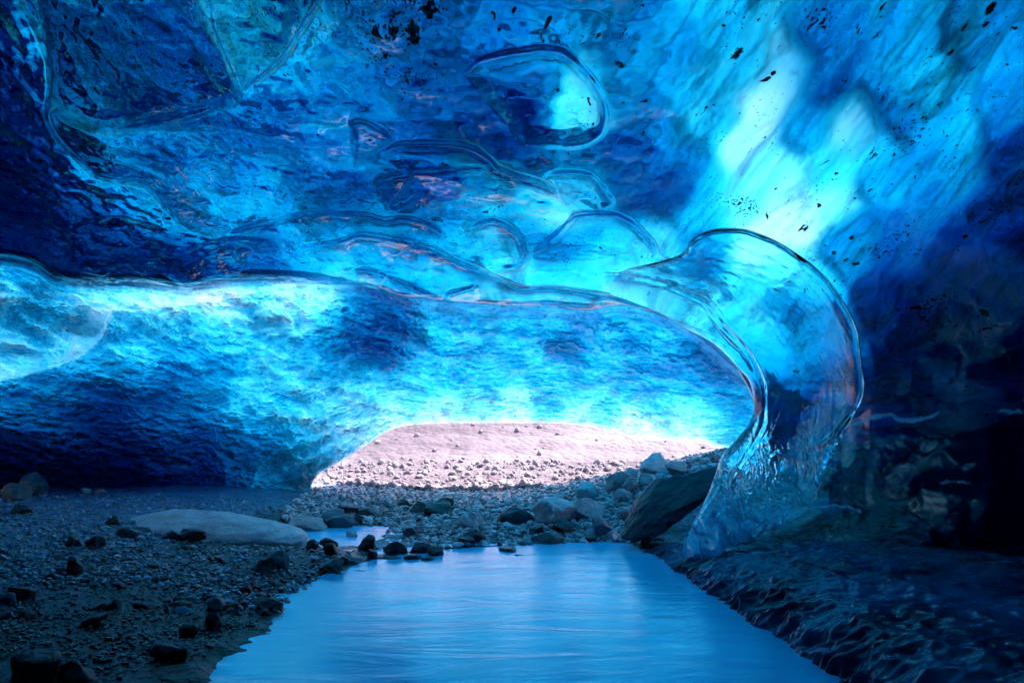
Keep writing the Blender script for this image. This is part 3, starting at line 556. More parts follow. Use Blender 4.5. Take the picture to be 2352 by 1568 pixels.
def ground_material():
    m, nt, N, out = mat('wet_gravel_ground'); pos = N('NewGeometry').outputs['Position']
    n1 = N('TexNoise', Vector=pos, Scale=1.1, Detail=6.0, Roughness=.6).outputs[0]
    v1 = N('TexVoronoi', Vector=pos, Scale=26.0, Randomness=1.0); v2 = N('TexVoronoi', Vector=pos, Scale=60.0)
    c0 = ramp(N, v1.outputs['Color'], [(0, (.001, .003, .007)), (.5, (.003, .007, .014)), (.8, (.006, .012, .022)), (1, (.018, .033, .055))])
    c1 = ramp(N, n1, [(.38, (.001, .003, .007)), (.62, (.006, .013, .026))])
    c = N('Mix', data_type='RGBA', blend_type='MIX', i0=.5); nt.links.new(c0, c.inputs[6]); nt.links.new(c1, c.inputs[7])
    zh = N('MapRange', Value=N('Math', operation='MULTIPLY_ADD', i0=n1, i1=.16, i2=N('SeparateXYZ', Vector=pos).outputs[2]).outputs[0], From_Min=.21, From_Max=.34, To_Min=0.0, To_Max=1.0).outputs[0]
    dry = ramp(N, v1.outputs['Color'], [(0, (.016, .030, .060)), (.5, (.060, .105, .19)), (1, (.17, .25, .40))])  # paler blue on higher ground stands in for the wet gravel's sheen
    c2 = N('Mix', data_type='RGBA', blend_type='MIX', i0=zh); nt.links.new(c.outputs[2], c2.inputs[6]); nt.links.new(dry, c2.inputs[7]); c = c2
    h = N('Math', operation='ADD', i0=v1.outputs[0], i1=N('Math', operation='MULTIPLY', i0=v2.outputs[0], i1=.5).outputs[0]).outputs[0]
    b = N('Bump', Strength=.6, Distance=.014, Height=h, invert=True)
    n2 = N('TexNoise', Vector=pos, Scale=40.0, Detail=4.0).outputs[0]
    n3 = N('TexNoise', Vector=N('Mapping', vector_type='POINT', Vector=pos, Scale=(.7, 1.6, 1)).outputs[0], Scale=7.0, Detail=5.0, Roughness=.6).outputs[0]
    b3 = N('Bump', Strength=.7, Distance=.05, Height=n3, Normal=b.outputs[0])
    b2 = N('Bump', Strength=.4, Distance=.008, Height=n2, Normal=b3.outputs[0])
    rg = N('MapRange', Value=n1, From_Min=.35, From_Max=.65, To_Min=.10, To_Max=.34).outputs[0]
    p = N('BsdfPrincipled', Base_Color=c.outputs[2], Roughness=rg, Normal=b2.outputs[0]); p.inputs['IOR'].default_value = 1.5
    nt.links.new(p.outputs[0], out.inputs[0]); return m
GROUND_M = ground_material()
def build_ground():
    ys = np.concatenate([np.linspace(-4, 1.5, 30), np.linspace(1.55, 9.5, 360), np.linspace(9.55, 17.6, 130)]); xs = np.concatenate([np.linspace(-16, -8.1, 40), np.linspace(-8, 6, 420), np.linspace(6.1, 16, 40)])
    X, Yg = np.meshgrid(xs, ys, indexing='ij'); Z = ground_z(X, Yg)
    q = grid_faces(len(xs), len(ys)); V3 = np.stack([X, Yg, Z], -1).reshape(-1, 3); cc = V3[q].mean(1)
    q = q[~((cc[:, 0] > 3.7) & (cc[:, 1] < 8.9))]; o = new_mesh('ground', V3, q, GROUND_M)
    return tag(o, kind='structure', label='dark wet gravel floor of the cave beside the pool')
build_ground()

def water_material():
    m, nt, N, out = mat('milky_meltwater'); pos = N('NewGeometry').outputs['Position']
    mp = N('Mapping', vector_type='POINT', Vector=pos, Scale=(.55, 1.9, 1), Rotation=(0, 0, .12))
    n1 = N('TexNoise', Vector=mp.outputs[0], Scale=1.5, Detail=5.0, Roughness=.6, Distortion=1.0).outputs[0]
    b = N('Bump', Strength=.22, Distance=.06, Height=n1)
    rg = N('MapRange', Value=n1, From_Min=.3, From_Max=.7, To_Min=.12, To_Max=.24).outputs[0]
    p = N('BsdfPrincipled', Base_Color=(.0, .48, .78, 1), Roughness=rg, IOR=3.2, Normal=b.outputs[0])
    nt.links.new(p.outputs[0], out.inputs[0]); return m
WATER_M = water_material()
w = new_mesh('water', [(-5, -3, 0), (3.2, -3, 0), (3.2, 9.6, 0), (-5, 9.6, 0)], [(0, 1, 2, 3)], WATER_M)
tag(w, 'smooth pale blue meltwater pool reflecting the ice', kind='structure')

# ================================================================== ICE LEDGE along the right bank
def ledge_material():
    m, nt, N, out = mat('dark_wet_ice'); pos = N('NewGeometry').outputs['Position']
    mp = N('Mapping', vector_type='POINT', Vector=pos, Scale=(.7, 1.2, .7))
    n1 = N('TexVoronoi', Vector=N('VectorMath', operation='MULTIPLY_ADD', i0=N('TexNoise', Vector=pos, Scale=4.0, Detail=2.0).outputs['Color'], i1=(.25, .25, .25), i2=mp.outputs[0]).outputs[0], Scale=7.0, feature='SMOOTH_F1', Smoothness=.4).outputs[0]
    n2 = N('TexNoise', Vector=pos, Scale=2.0, Detail=4.0).outputs[0]
    b = N('Bump', Strength=.15, Distance=.04, Height=n1)
    n3 = N('TexVoronoi', Vector=N('Mapping', vector_type='POINT', Vector=pos, Scale=(1, 1, .6)).outputs[0], Scale=16.0).outputs[0]
    b = N('Bump', Strength=.3, Distance=.02, Height=n3, Normal=b.outputs[0])
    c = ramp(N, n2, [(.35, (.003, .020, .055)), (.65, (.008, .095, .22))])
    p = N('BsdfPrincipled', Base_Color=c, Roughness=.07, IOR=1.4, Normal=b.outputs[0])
    nt.links.new(p.outputs[0], out.inputs[0]); return m
LEDGE_M = ledge_material()
def build_ledge():
    n, m = 1300, 260
    y = np.linspace(.5, 7.95, n)[:, None] + np.zeros((1, m)); s = np.linspace(0, 1, m)[None, :] + np.zeros((n, 1))
    d = s**2.2 * 2.8
    x = shore_right(y) - .05 + d
    rise = .40 * (1 - np.exp(-d / 1.3)) + .36 * (1 - np.exp(-d / .13))
    z = -.08 + rise * np.interp(y, [0, 4, 5.2, 6.2, 7.95], [.8, .8, .75, .6, .35])
    yy = y + .25 * z + .06 * fbm(y * 3, z * 4, 0 * y, 2)
    wv = .5 * fbm(y * 2.5, z * 3, d * 2.5, 3)
    drip = 1.1 * (cells(yy * 6.5 + wv, z * 2.6 + 3, d * 4.6 + wv) - .5)
    drip2 = 1.0 * (cells(yy * 15 + wv, z * 6 + 8, d * 11.0 + 2 * wv) - .5)
    near = np.exp(-d / .40)
    cup = fbm(x * 4, y * 4, 0 * x, 3)
    z = z + (.07 * drip + .035 * drip2) * (near * .6 + .4) * sstep(0, .06, d) + .05 * cup * sstep(.05, .3, d)
    x = x - (.10 * drip + .055 * drip2) * near
    P = np.stack([x, y, z], -1)
    q = grid_faces(n, m)
    top = P.reshape(-1, 3); low = P.copy(); low[..., 2] = -.5; low = low.reshape(-1, 3); k = n * m
    idx = np.arange(k).reshape(n, m); ring = np.concatenate([idx[:, 0], idx[-1, 1:], idx[-2::-1, -1], idx[0, -2:0:-1]]); r2 = np.roll(ring, -1)
    side = np.stack([ring, ring + k, r2 + k, r2], -1)
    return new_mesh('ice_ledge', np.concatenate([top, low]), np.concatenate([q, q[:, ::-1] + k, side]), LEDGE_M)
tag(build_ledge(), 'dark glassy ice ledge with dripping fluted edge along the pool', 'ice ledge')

# ================================================================== ROCKS
def rock_material(name, dark, light, rough, spec=.5, tint=None, scale=5.0, frost=0.0):
    m, nt, N, out = mat(name); co = N('TexCoord').outputs['Object']; oi = N('ObjectInfo').outputs['Random']
    v = N('VectorMath', operation='ADD', i0=co, i1=N('CombineXYZ', X=N('Math', operation='MULTIPLY', i0=oi, i1=40.0).outputs[0]).outputs[0]).outputs[0]
    n1 = N('TexNoise', Vector=v, Scale=scale * .5, Detail=7.0, Roughness=.65, Distortion=.5).outputs[0]
    n2 = N('TexNoise', Vector=v, Scale=scale * 5, Detail=5.0, Roughness=.7).outputs[0]
    mx = N('Math', operation='MULTIPLY_ADD', i0=n2, i1=.45, i2=N('Math', operation='MULTIPLY', i0=n1, i1=.6).outputs[0]).outputs[0]
    c = ramp(N, mx, [(.38, dark), (.68, light)])
    hs = N('HueSaturation', Color=c, Value=N('MapRange', Value=oi, To_Min=.65, To_Max=1.35).outputs[0])
    b = N('Bump', Strength=.7, Distance=.05, Height=mx)
    p = N('BsdfPrincipled', Base_Color=hs.outputs[0], Roughness=rough, Normal=b.outputs[0]); p.inputs['Specular IOR Level'].default_value = spec
    nt.links.new(p.outputs[0], out.inputs[0]); return m
R_DARK = rock_material('wet_black_basalt', (.004, .007, .012), (.022, .034, .052), .28, .7)
R_GREY = rock_material('grey_lavender_stone', (.20, .155, .18), (.66, .54, .60), .5)
R_PALE = rock_material('pale_stone', (.25, .22, .24), (.52, .48, .5), .7)
R_TEAL = rock_material('damp_slate_stone', (.022, .036, .055), (.09, .13, .18), .35)
R_PURP = rock_material('purple_stone', (.11, .06, .09), (.30, .19, .26), .5)
R_ORNG = rock_material('rusty_stone', (.5, .14, .03), (.75, .32, .1), .6)
R_FROST = rock_material('frosted_stone', (.30, .29, .40), (.92, .9, .98), .35, scale=10.0)

def rock_mesh(name, seed, size, m, sub=3, rough=.5, cuts=5, flat=1.0):
    r = random.Random(seed); bm = bmesh.new(); bmesh.ops.create_icosphere(bm, subdivisions=sub, radius=1)
    off = Vector((r.uniform(-50, 50), r.uniform(-50, 50), r.uniform(-50, 50)))
    planes = []
    for _ in range(cuts):
        n = Vector((r.gauss(0, 1), r.gauss(0, 1), r.gauss(0, .8))).normalized(); planes.append((n, r.uniform(.45, .8)))
    for v in bm.verts:
        c = v.co.copy()
        for n, d in planes:
            e = c.dot(n) - d
            if e > 0: c -= n * e * .92
        nz = mnoise.fractal(c * 1.1 + off, 1.0, 2.0, 3) * .26 * rough + mnoise.fractal(c * 3.5 + off, .7, 2.0, 4) * .10 * rough
        c *= 1 + nz; v.co = Vector((c.x * size[0], c.y * size[1], c.z * size[2]))
    me = bpy.data.meshes.new(name); bm.to_mesh(me); bm.free(); me.materials.append(m)
    for p in me.polygons: p.use_smooth = True
    try: me.set_sharp_from_angle(angle=math.radians(38))
    except Exception: pass
    return me
rid = [0]
def put_rock(u, v, w, h, m, label, name='rock', group=None, depth=None, tilt=0.0, cuts=9, rough=.75, sub=4, sink=.25, cat='rock', rz=None, lift=0.0, lean=0.0):
    """a stone whose foot is seen at (u, v) with the given width and height in the photograph's own measure"""
    hit = ground_hit(u, v)
    if hit is None: return None
    x, y, z = hit; rid[0] += 1
    W = w / F * y / 2; H = h / F * y / 2 * 1.12; D = depth * W if depth else W * random.Random(rid[0]).uniform(.7, 1.0)
    me = rock_mesh(name, rid[0] * 13 + 5, (W * 1.12, D, H / (1 - sink * .5) * 1.05), m, sub, rough, cuts)
    o = bpy.data.objects.new(name, me); COL.objects.link(o)
    o.location = (x, y + D * .55, z + H * (.80 - sink) + lift); o.rotation_euler = (lean, tilt, rz if rz is not None else random.Random(rid[0]).uniform(-.4, .4))
    return tag(o, label, cat, group)
# named stones (u, v of the foot, width, height)
B = [
 (55, 1575, 130, 85, R_DARK, 'large rounded dark boulder cut off at the lower corner of the bank'), (150, 1590, 90, 60, R_TEAL, 'angular grey streaked boulder beside the corner boulder'),
 (378, 1520, 82, 52, R_DARK, 'large black faceted rock on wet sand near the pool edge'), (430, 1465, 45, 32, R_DARK, 'black wedge rock with one grey side on the wet sand'),
 (487, 1440, 32, 34, R_DARK, 'small peaked black stone alone on the smooth dark sand'), (33, 1380, 56, 40, R_DARK, 'rounded black boulder at the frame edge of the left bank'),
 (10, 1388, 42, 26, R_TEAL, 'streaked slab stone leaning below the rounded black boulder'), (163, 1318, 42, 42, R_DARK, 'upright black blocky stone standing on shiny gravel'),
 (212, 1258, 40, 32, R_DARK, 'round jet black stone on the bright gravel'), (160, 1255, 28, 24, R_DARK, 'small black stone next to the pale speckled stone'), (178, 1257, 24, 18, R_GREY, 'pale speckled stone beside a black stone'),
 (285, 1236, 44, 26, R_TEAL, 'greenish flat topped stone below the frosted mound'), (398, 1240, 40, 22, R_TEAL, 'greenish grey stone close to the frosted mound'),
 (432, 1242, 66, 30, R_DARK, 'long flat black rock in front of the frosted mound'), (392, 1205, 20, 17, R_DARK, 'tiny pointed black stone on the frosted gravel'), (258, 1203, 30, 20, R_DARK, 'pointed dark stone sticking up from the gravel'),
 (110, 1330, 30, 13, R_DARK, 'low flat black stone left of the upright block'), (190, 1340, 30, 16, R_DARK, 'wedge shaped black stone in front of the upright block'),
 (415, 1412, 40, 16, R_GREY, 'low rounded stone with a pale rim on dark sand'), (490, 1405, 56, 30, R_DARK, 'dark lump half buried in the sand'), (605, 1402, 74, 28, R_DARK, 'broad black slab lying with a lit upper edge'),
 (208, 1435, 50, 26, R_DARK, 'smooth dark hump stone on the sand by the gravel'), (235, 1400, 40, 22, R_DARK, 'dark stone in the cluster on wet sand'),
 (600, 1318, 50, 40, R_DARK, 'dark rounded rock among pebbles on the slope'), (640, 1310, 62, 42, R_TEAL, 'dark stone with a smooth bluish top near the shore'), (758, 1315, 62, 34, R_DARK, 'broad black rock with flat grey top by the pool'),
 (712, 1262, 32, 22, R_DARK, 'oval black stone on the pebble bank'), (752, 1258, 40, 24, R_DARK, 'black triangular stone at the stream edge'), (757, 1275, 40, 28, R_DARK, 'rounded black stone below the triangular one'),
 (25, 1150, 60, 42, R_TEAL, 'large pale angular boulder at the back of the gravel bank'), (70, 1137, 84, 52, R_TEAL, 'big rounded grey boulder under the dark ice wall'), (193, 1133, 26, 12, R_PALE, 'small yellowish pebble at the top of the bank'), (225, 1135, 30, 14, R_GREY, 'flat grey stone near the yellowish pebble'),
 (40, 1180, 50, 22, R_TEAL, 'pair like flat stone below the pale boulders'),
 (695, 1217, 92, 38, R_PALE, 'smooth pale grey slab boulder by the small stream'), (780, 1214, 66, 30, R_TEAL, 'dark teal stone at the head of the stream'), (800, 1180, 60, 30, R_TEAL, 'teal boulder with flat top in the shaded gravel'),
 (760, 1195, 60, 26, R_TEAL, 'smooth sloping dark stone behind the stream'), (845, 1186, 56, 24, R_TEAL, 'sharp teal slab beside the flat topped boulder'), (820, 1200, 28, 20, R_TEAL, 'rounded teal stone between slabs'),
 (676, 1228, 18, 12, R_ORNG, 'tiny orange stone at the edge of the stream'), (690, 1216, 14, 9, R_DARK, 'tiny dark stone in the stream beside the pale slab'), (745, 1251, 16, 12, R_DARK, 'pointed dark stone standing in the stream'),
 (805, 1235, 36, 16, R_GREY, 'brownish flat stone at the stream bank'),
 (840, 1262, 44, 34, R_DARK, 'black boulder between the stream and the pool'), (718, 1308, 0, 0, None, ''),
 (852, 1283, 22, 26, R_DARK, 'two tiered black stone standing in the pool'), (785, 1294, 24, 17, R_DARK, 'round black stone in the shallow pool edge'), (808, 1295, 34, 12, R_TEAL, 'low wet stone beside the round black stone'),
 (905, 1270, 56, 30, R_DARK, 'black rock with pale base at the pool edge'), (948, 1288, 38, 18, R_DARK, 'smooth dome stone just breaking the water'), (897, 1287, 46, 9, R_TEAL, 'thin flat stone at water level'), (985, 1290, 34, 13, R_TEAL, 'low flat wet stone right of the dome stone'),
 (965, 1272, 60, 26, R_DARK, 'wide black block standing in the pool'), (1000, 1280, 42, 28, R_DARK, 'black wedge beside the wide block in the pool'),
 (1070, 1255, 40, 26, R_DARK, 'dark stone at the waterline of the bar'), (1074, 1254, 0, 0, None, ''), (1168, 1270, 40, 17, R_DARK, 'small peaked stone in the pool by itself'), (1190, 1280, 30, 6, R_DARK, 'thin stone barely above the pool'),
 (780, 1322, 30, 9, R_DARK, 'flat black stone nearest in the shallow water'), (825, 1316, 34, 6, R_DARK, 'thin black sliver in the water'),
 (1088, 1250, 52, 36, R_DARK, 'rounded dark boulder with white veins at the pool edge'), (1266, 1252, 86, 34, R_TEAL, 'wide shiny veined boulder at the water edge'), (1358, 1244, 42, 22, R_DARK, 'dark faceted stone in the water near the pillar'),
 (1235, 1230, 42, 30, R_DARK, 'reddish black block on the bar'), (1298, 1228, 56, 38, R_DARK, 'dark wedge stone with sharp pale edge'), (1385, 1235, 66, 48, R_PURP, 'large mauve boulder near the leaning slab'), (1410, 1243, 46, 34, R_GREY, 'grey cracked rock below the leaning slab'),
 (1360, 1232, 34, 22, R_GREY, 'smooth oval lavender stone'), (1280, 1205, 110, 60, R_GREY, 'biggest pale lavender boulder with fine cracks'), (1350, 1195, 84, 50, R_GREY, 'long slanted grey boulder on the stony slope'), (1325, 1192, 44, 28, R_GREY, 'rounded stone between the two largest boulders'),
 (1078, 1215, 62, 44, R_GREY, 'pale block on the bar with rough side'), (1185, 1205, 74, 38, R_TEAL, 'slanted bluish slab on the bar'), (945, 1235, 66, 34, R_PURP, 'purple boulder on the gravel bar'),
 (965, 1178, 56, 30, R_DARK, 'black boulder against the bright hill'), (1010, 1183, 74, 36, R_DARK, 'long black boulder beside the gap to the hill'), (1020, 1165, 40, 24, R_DARK, 'peaked black stone on top of the row'), (932, 1165, 36, 22, R_DARK, 'dark stone at the start of the black row'),
 (1345, 1150, 64, 46, R_GREY, 'oval speckled grey boulder on the slope crest'), (1420, 1130, 66, 54, R_GREY, 'big egg shaped pale boulder on the slope'), (1452, 1135, 52, 40, R_GREY, 'blocky pale boulder beside the egg shaped one'), (1450, 1098, 38, 26, R_GREY, 'smaller pale stone above the blocky boulder'),
 (1495, 1120, 46, 40, R_PALE, 'smooth white rounded boulder on the slope'), (1518, 1088, 76, 52, R_GREY, 'large two toned boulder at the top of the slope'), (1560, 1090, 60, 36, R_PALE, 'flat pale boulder right of the two toned one'), (1430, 1160, 44, 36, R_GREY, 'jagged pale stone under the egg boulder'),
 (1480, 1150, 36, 24, R_GREY, 'grey stone below the white rounded boulder'), (1500, 1160, 40, 26, R_GREY, 'mottled stone near the leaning slab'), (1440, 1190, 50, 30, R_GREY, 'wide lavender stone mid slope'),
]
for (u, v, w_, h_, m_, lab) in B:
    if m_ is None: continue
    put_rock(u, v, w_, h_, m_, lab, name='boulder' if w_ > 55 else 'stone', cat='boulder' if w_ > 55 else 'stone')
hx, hy, hz = ground_hit(455, 1222)
me = rock_mesh('boulder', 77, (1.35, .85, .36), R_FROST, 6, .3, 2)
o = bpy.data.objects.new('boulder', me); COL.objects.link(o); o.location = (hx, hy + .35, hz - .10); o.rotation_euler = (.04, math.radians(2), -.12)
tag(o, 'long smooth frosted lavender mound of rock on the gravel bank', 'boulder')
# leaning dark slab against the pillar
me = rock_mesh('boulder', 911, (.85, .45, .24), rock_material('frosted_black_rock', (.003, .006, .014), (.025, .055, .11), .3, scale=16.0), 6, .6, 6)
o = bpy.data.objects.new('boulder', me); COL.objects.link(o); o.location = to_world(1550, 1140, 7.6); o.rotation_euler = (.25, math.radians(-38), .2)
tag(o, 'dark frosted slab leaning against the foot of the ice pillar', 'boulder')

# repeated stones
def family(kind, m, n=6, sub=3, cuts=9, rough=.8):
    return [rock_mesh(kind, 300 + i * 7 + hash(m.name) % 50 * 0 + len(m.name) * 31, (1, .85 + .1 * (i % 3), .62 + .08 * (i % 4)), m, sub, rough, cuts) for i in range(n)]
FAM = {k: family('stone', k) for k in (R_DARK, R_GREY, R_TEAL, R_PALE)}
def in_water(x, y): return (shore_left(y) - .02 < x < shore_right(y)) and y < 7.9
def scatter(n, poly, sizes, mats_w, label, group, seed, name='stone'):
    r = random.Random(seed); us = [p[0] for p in poly]; vs = [p[1] for p in poly]; done = 0; tries = 0
    while done < n and tries < n * 30:
        tries += 1; u = r.uniform(min(us), max(us)); v = r.uniform(min(vs), max(vs))
        if not inside(np.array([u]), np.array([v]), poly)[0]: continue
        hit = ground_hit(u, v)
        if hit is None: continue
        x, y, z = hit; s = (r.random()**2.2) * (sizes[1] - sizes[0]) + sizes[0]
        m = r.choices([a for a, _ in mats_w], [b for _, b in mats_w])[0]
        o = bpy.data.objects.new(name, r.choice(FAM[m])); COL.objects.link(o)
        o.scale = (s * r.uniform(.8, 1.25), s * r.uniform(.8, 1.2), s * r.uniform(.6, 1.0)); o.rotation_euler = (r.uniform(-.3, .3), r.uniform(-.3, .3), r.uniform(0, 6.28))
        o.location = (x, y, float(ground_z(np.array(x), np.array(y))) + s * .10); tag(o, label, 'stone', group); done += 1
scatter(150, [(0, 1210), (250, 1190), (420, 1245), (640, 1245), (760, 1270), (790, 1300), (720, 1345), (690, 1400), (520, 1420), (200, 1420), (0, 1420)], (.016, .075), [(R_DARK, 5), (R_TEAL, 1)], 'small black wet stone among the gravel of the left bank', 'small black stones on the left bank', 21)
scatter(70, [(840, 1250), (900, 1200), (1010, 1185), (1230, 1180), (1420, 1225), (1400, 1248), (1240, 1250), (1050, 1255)], (.03, .11), [(R_GREY, 4), (R_TEAL, 1), (R_DARK, 1)], 'small lavender grey stone on the gravel bar behind the pool', 'small grey stones on the gravel bar', 22)
scatter(60, [(1240, 1180), (1330, 1130), (1480, 1080), (1640, 1030), (1640, 1080), (1470, 1190), (1400, 1215)], (.04, .13), [(R_GREY, 4), (R_PALE, 2)], 'small pale stone on the rubble slope beside the pillar', 'small pale stones on the rubble slope', 23)
scatter(45, [(720, 1160), (900, 1150), (1260, 1160), (1250, 1178), (1000, 1190), (880, 1195), (720, 1200)], (.04, .14), [(R_TEAL, 3), (R_DARK, 3)], 'small dark stone in the shaded rubble before the cave mouth', 'small dark stones in the cave mouth', 24)

# fine gravel: uncountable
def gravel(name, n, poly, sizes, m, seed, label):
    r = np.random.default_rng(seed); base = bmesh.new(); bmesh.ops.create_icosphere(base, subdivisions=1, radius=1)
    bv = np.array([v.co[:] for v in base.verts]); bf = np.array([[v.index for v in f.verts] for f in base.faces]); base.free()
    us, vs = np.array(poly, float).T; U = r.uniform(us.min(), us.max(), n * 4); V = r.uniform(vs.min(), vs.max(), n * 4)
    k = inside(U, V, poly); U, V = U[k][:n], V[k][:n]
    ys = np.linspace(1.5, 19, 500); lo = np.full(len(U), np.nan)
    for i in range(0, len(U), 2000):
        u, v = U[i:i + 2000, None], V[i:i + 2000, None]; X = (u - CX) / F * ys; Z = CAMZ - (v - HY) / F * ys
        hit = Z <= ground_z(X, ys[None, :] + 0 * X, False); h = hit.any(1); lo[i:i + 2000] = np.where(h, ys[hit.argmax(1)], np.nan)
    ok = ~np.isnan(lo); U, V, lo = U[ok], V[ok], lo[ok]; X = (U - CX) / F * lo + r.normal(0, .03, len(lo)); Yg = lo + r.normal(0, .06, len(lo))
    inp = np.minimum(X - shore_left(Yg), shore_right(Yg) - X); ok = ~((inp > 0.03) & (Yg < 7.9)); X, Yg = X[ok], Yg[ok]
    Z = ground_z(X, Yg); s = sizes[0] + (sizes[1] - sizes[0]) * r.random(len(X))**2.5
    A = r.normal(size=(len(X), 3, 3)); Q = np.linalg.qr(A)[0]; sc = r.uniform(.55, 1.2, (len(X), 1, 3)); jit = r.uniform(.75, 1.2, (len(X), len(bv), 1))
    W = (bv[None] * sc * jit) @ Q; W = W * np.array([1, 1, .7]) * s[:, None, None] + np.stack([X, Yg, Z + s * .2], -1)[:, None, :]
    f = (bf[None] + (np.arange(len(X)) * len(bv))[:, None, None]).reshape(-1, 3)
    o = new_mesh(name, W.reshape(-1, 3), f, m, smooth=False); return tag(o, label, kind='stuff')
def gravel_mat(name, a, b, c, rough):
    m, nt, N, out = mat(name); g = N('NewGeometry')
    col = ramp(N, g.outputs['Random Per Island'], [(0, a), (.6, b), (1, c)])
    nz = N('TexNoise', Vector=g.outputs['Position'], Scale=120.0, Detail=2.0).outputs[0]
    p = N('BsdfPrincipled', Base_Color=col, Roughness=rough, IOR=(2.2 if rough < .3 else 1.5), Normal=N('Bump', Strength=.4, Distance=.01, Height=nz).outputs[0]); nt.links.new(p.outputs[0], out.inputs[0]); return m
G_DARK = gravel_mat('dark_gravel', (.006, .013, .028), (.036, .072, .14), (.20, .30, .48), .22)
G_GREY = gravel_mat('grey_gravel', (.10, .08, .09), (.40, .32, .36), (.66, .56, .62), .5)
G_WET = gravel_mat('wet_black_gravel', (.001, .003, .007), (.004, .009, .018), (.018, .035, .06), .2)
gravel('gravel', 3500, [(-60, 1280), (330, 1290), (500, 1400), (660, 1400), (480, 1500), (250, 1560), (-60, 1500)], (.004, .022), G_WET, 37, 'fine black gravel bedded in the wet sand')
gravel('gravel', 9000, [(-60, 1125), (560, 1140), (700, 1190), (660, 1240), (830, 1270), (760, 1310), (700, 1390), (520, 1410), (330, 1340), (-60, 1350)], (.006, .036), G_DARK, 31, 'dark wet gravel covering the left bank')
gravel('gravel', 12000, [(640, 1190), (720, 1114), (1280, 1114), (1480, 1070), (1660, 1020), (1660, 1090), (1450, 1245), (1100, 1258), (840, 1262), (900, 1210)], (.015, .075), G_GREY, 32, 'grey gravel of the bar and rubble slope')

# ================================================================== OUTSIDE HILL
def hill_material():
    m, nt, N, out = mat('pale_scree'); pos = N('NewGeometry').outputs['Position']
    mp = N('Mapping', vector_type='POINT', Vector=pos, Rotation=(0, .75, 0), Scale=(.08, .5, .9))
    n1 = N('TexNoise', Vector=mp.outputs[0], Scale=.5, Detail=8.0, Roughness=.65).outputs[0]
    n2 = N('TexNoise', Vector=pos, Scale=.12, Detail=6.0, Roughness=.6).outputs[0]
    v1 = N('TexVoronoi', Vector=pos, Scale=1.6); v2 = N('TexVoronoi', Vector=pos, Scale=4.5)
    c = ramp(N, n1, [(.40, (.036, .019, .030)), (.5, (.068, .043, .058)), (.58, (.098, .071, .085))])
    c2 = ramp(N, n2, [(.4, (.55, .45, .52)), (.6, (1, 1, 1))])
    c3 = ramp(N, v1.outputs['Color'], [(0, (.7, .62, .62)), (.5, (1, 1, 1))])
    a = N('Mix', data_type='RGBA', blend_type='MULTIPLY', i0=.7); nt.links.new(c, a.inputs[6]); nt.links.new(c2, a.inputs[7])
    b_ = N('Mix', data_type='RGBA', blend_type='MULTIPLY', i0=.7); nt.links.new(a.outputs[2], b_.inputs[6]); nt.links.new(c3, b_.inputs[7])
    h = N('Math', operation='ADD', i0=v1.outputs[0], i1=N('Math', operation='MULTIPLY', i0=v2.outputs[0], i1=.5).outputs[0]).outputs[0]
    b = N('Bump', Strength=.6, Distance=.2, Height=h, invert=True)
    p = N('BsdfPrincipled', Base_Color=b_.outputs[2], Roughness=.9, Normal=b.outputs[0]); nt.links.new(p.outputs[0], out.inputs[0]); return m
def hill_z(x, y):
    ridge = 14 - .16 * (x - 4) + 1.5 * np.sin(x * .13)
    s = np.clip((y - 17.6) / 40, 0, 1); z = .02 + .11 * (y - 17.5) + ridge * (s**1.15)
    return z + (1.1 * fbm(x * .09, y * .09, 0 * x, 4) + .45 * (ridged((x + 1.1 * y) * .16, (x - y) * .03, 0 * x + 3, 3) - .6)) * sstep(18, 30, y) + .10 * fbm(x * .6, y * .6, 0 * x, 3)
xs = np.linspace(-70, 90, 420); ys = np.concatenate([np.linspace(17.5, 40, 200), np.linspace(40.2, 110, 160)]); X, Yh = np.meshgrid(xs, ys, indexing='ij')
HILL_M = hill_material()
hl = new_mesh('hill', np.stack([X, Yh, hill_z(X, Yh)], -1).reshape(-1, 3), grid_faces(len(xs), len(ys)), HILL_M); tag(hl, 'sunlit pinkish scree hillside outside the cave mouth', kind='structure')
SCREE = gravel_mat('bright_scree', (.10, .070, .088), (.135, .10, .12), (.17, .14, .155), .9)
r = np.random.default_rng(5); base = bmesh.new(); bmesh.ops.create_icosphere(base, subdivisions=2, radius=1); bv = np.array([v.co[:] for v in base.verts]); bf = np.array([[v.index for v in f.verts] for f in base.faces]); base.free()
n1_, n2_ = 3000, 12000; n = n1_ + n2_
Yq = np.concatenate([17.6 + 40 * r.random(n1_)**2.2, r.uniform(14.6, 20, n2_)]); Xq = (r.uniform(650, 1700, n) - CX) / F * Yq; sz = (.010 + .13 * r.random(n)**14) * (Yq / 22)**.3
Zq = np.where(Yq < 17.55, ground_z(Xq, Yq), hill_z(Xq, Yq)); ok = (Yq > 15.6) | (Xq < .8) ; sz[n1_:] = sz[n1_:] * 1.0 + .006
Xq, Yq, Zq, sz = Xq[ok], Yq[ok], Zq[ok], sz[ok]; n = len(Xq)
sc_ = r.uniform(.6, 1.2, (n, 1, 3)); jit = r.uniform(.85, 1.12, (n, len(bv), 1)); Wv = (bv[None] * sc_ * jit) @ np.linalg.qr(r.normal(size=(n, 3, 3)))[0] * sz[:, None, None] + np.stack([Xq, Yq, Zq + sz * .2], -1)[:, None]
tag(new_mesh('scree', Wv.reshape(-1, 3), (bf[None] + (np.arange(n) * len(bv))[:, None, None]).reshape(-1, 3), SCREE, smooth=False), 'pale broken stones scattered over the hillside', kind='stuff')
# wide terrain beneath everything
tr = new_mesh('terrain', [(-400, -300, -1.2), (400, -300, -1.2), (400, 500, -1.2), (-400, 500, -1.2)], [(0, 1, 2, 3)], GROUND_M); tag(tr, kind='structure')

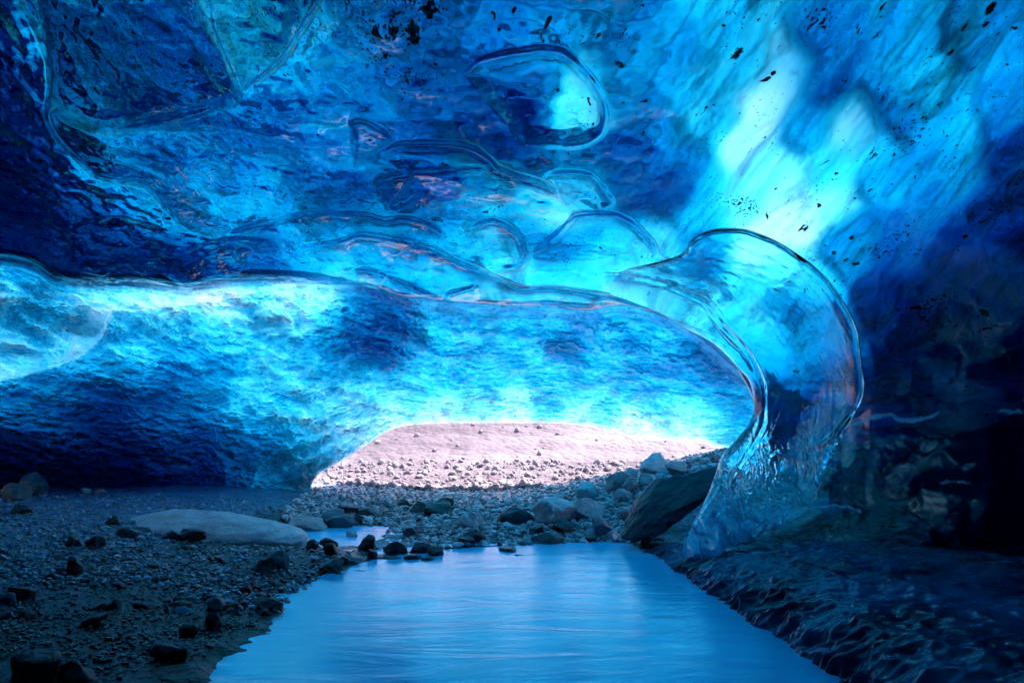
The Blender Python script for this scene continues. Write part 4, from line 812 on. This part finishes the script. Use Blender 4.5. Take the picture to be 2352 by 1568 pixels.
# ================================================================== rear ice wall behind the viewer
def build_rear():
    m, nt, N, out = mat('thick_dark_ice')
    z = N('TexNoise', Vector=N('NewGeometry').outputs['Position'], Scale=1.5, Detail=5.0).outputs[0]
    p = N('BsdfPrincipled', Base_Color=ramp(N, z, [(.35, (.004, .015, .04)), (.65, (.012, .05, .11))]), Roughness=.2); nt.links.new(p.outputs[0], out.inputs[0])
    th = np.linspace(math.radians(132), math.radians(395), 110)[:, None]; ph = np.linspace(-.15, math.pi / 2 * .99, 40)[None, :]
    def sph(rr):
        k = rr + .3 * fbm(3 * np.cos(th) + 0 * ph, 3 * np.sin(th) + 0 * ph, 3 * np.sin(ph) + 0 * th, 3)
        return np.stack([k * 6.2 * np.cos(th) * np.cos(ph) * (1 + 1.5 * np.clip(-np.cos(th), 0, 1)), .9 + k * np.where((np.sin(th) > 0) & (np.cos(th) < 0), 7.0, 3.2) * np.sin(th) * np.cos(ph), k * 4.6 * np.sin(ph) + 0 * th], -1)
    a, b = sph(1.0), sph(1.35); n_, m_ = a.shape[:2]; k = n_ * m_; idx = np.arange(k).reshape(n_, m_)
    ring = np.concatenate([idx[:, 0], idx[-1, 1:], idx[-2::-1, -1], idx[0, -2:0:-1]]); r2 = np.roll(ring, -1)
    return new_mesh('ice_wall', np.concatenate([a.reshape(-1, 3), b.reshape(-1, 3)]), np.concatenate([grid_faces(n_, m_, 0, True), grid_faces(n_, m_, k), np.stack([ring, r2, r2 + k, ring + k], -1)]), m)
tag(build_rear(), kind='structure')

# ================================================================== LIGHT, SKY, CAMERA
sd = Vector((.48, .16, .86)).normalized(); el = math.asin(sd.z); az = math.atan2(sd.x, sd.y)
sun = bpy.data.lights.new('sun', 'SUN'); sun.energy = 5.0; sun.angle = math.radians(.5); sun.color = (1, .96, .9)
so = bpy.data.objects.new('sun', sun); COL.objects.link(so); so.rotation_euler = sd.to_track_quat('Z', 'Y').to_euler()
wd = bpy.data.worlds.new('World'); scene.world = wd; wd.use_nodes = True; nt = wd.node_tree; nt.nodes.clear()
sky = nt.nodes.new('ShaderNodeTexSky'); sky.sky_type = 'NISHITA'; sky.sun_disc = False; sky.sun_elevation = el; sky.sun_rotation = az
bg = nt.nodes.new('ShaderNodeBackground'); bg.inputs[1].default_value = .15; wo = nt.nodes.new('ShaderNodeOutputWorld')
nt.links.new(sky.outputs[0], bg.inputs[0]); nt.links.new(bg.outputs[0], wo.inputs[0])
cam = bpy.data.cameras.new('camera'); co = bpy.data.objects.new('camera', cam); COL.objects.link(co); scene.camera = co
co.location = (0, 0, CAMZ); co.rotation_euler = (math.pi / 2, 0, 0); cam.sensor_width = 36; cam.lens = 20.0; cam.shift_y = (HY - 784) / 2352; cam.clip_end = 2000; cam.clip_start = .05
vs = scene.view_settings; vs.view_transform = 'Standard'; vs.look = 'None'; vs.gamma = 1; vs.exposure = 2.75
cy = scene.cycles; cy.max_bounces = 14; cy.transmission_bounces = 10; cy.glossy_bounces = 4; cy.diffuse_bounces = 4; cy.volume_bounces = 0; cy.transparent_max_bounces = 8
cy.use_denoising = True; cy.sample_clamp_indirect = 6.0; cy.blur_glossy = .5
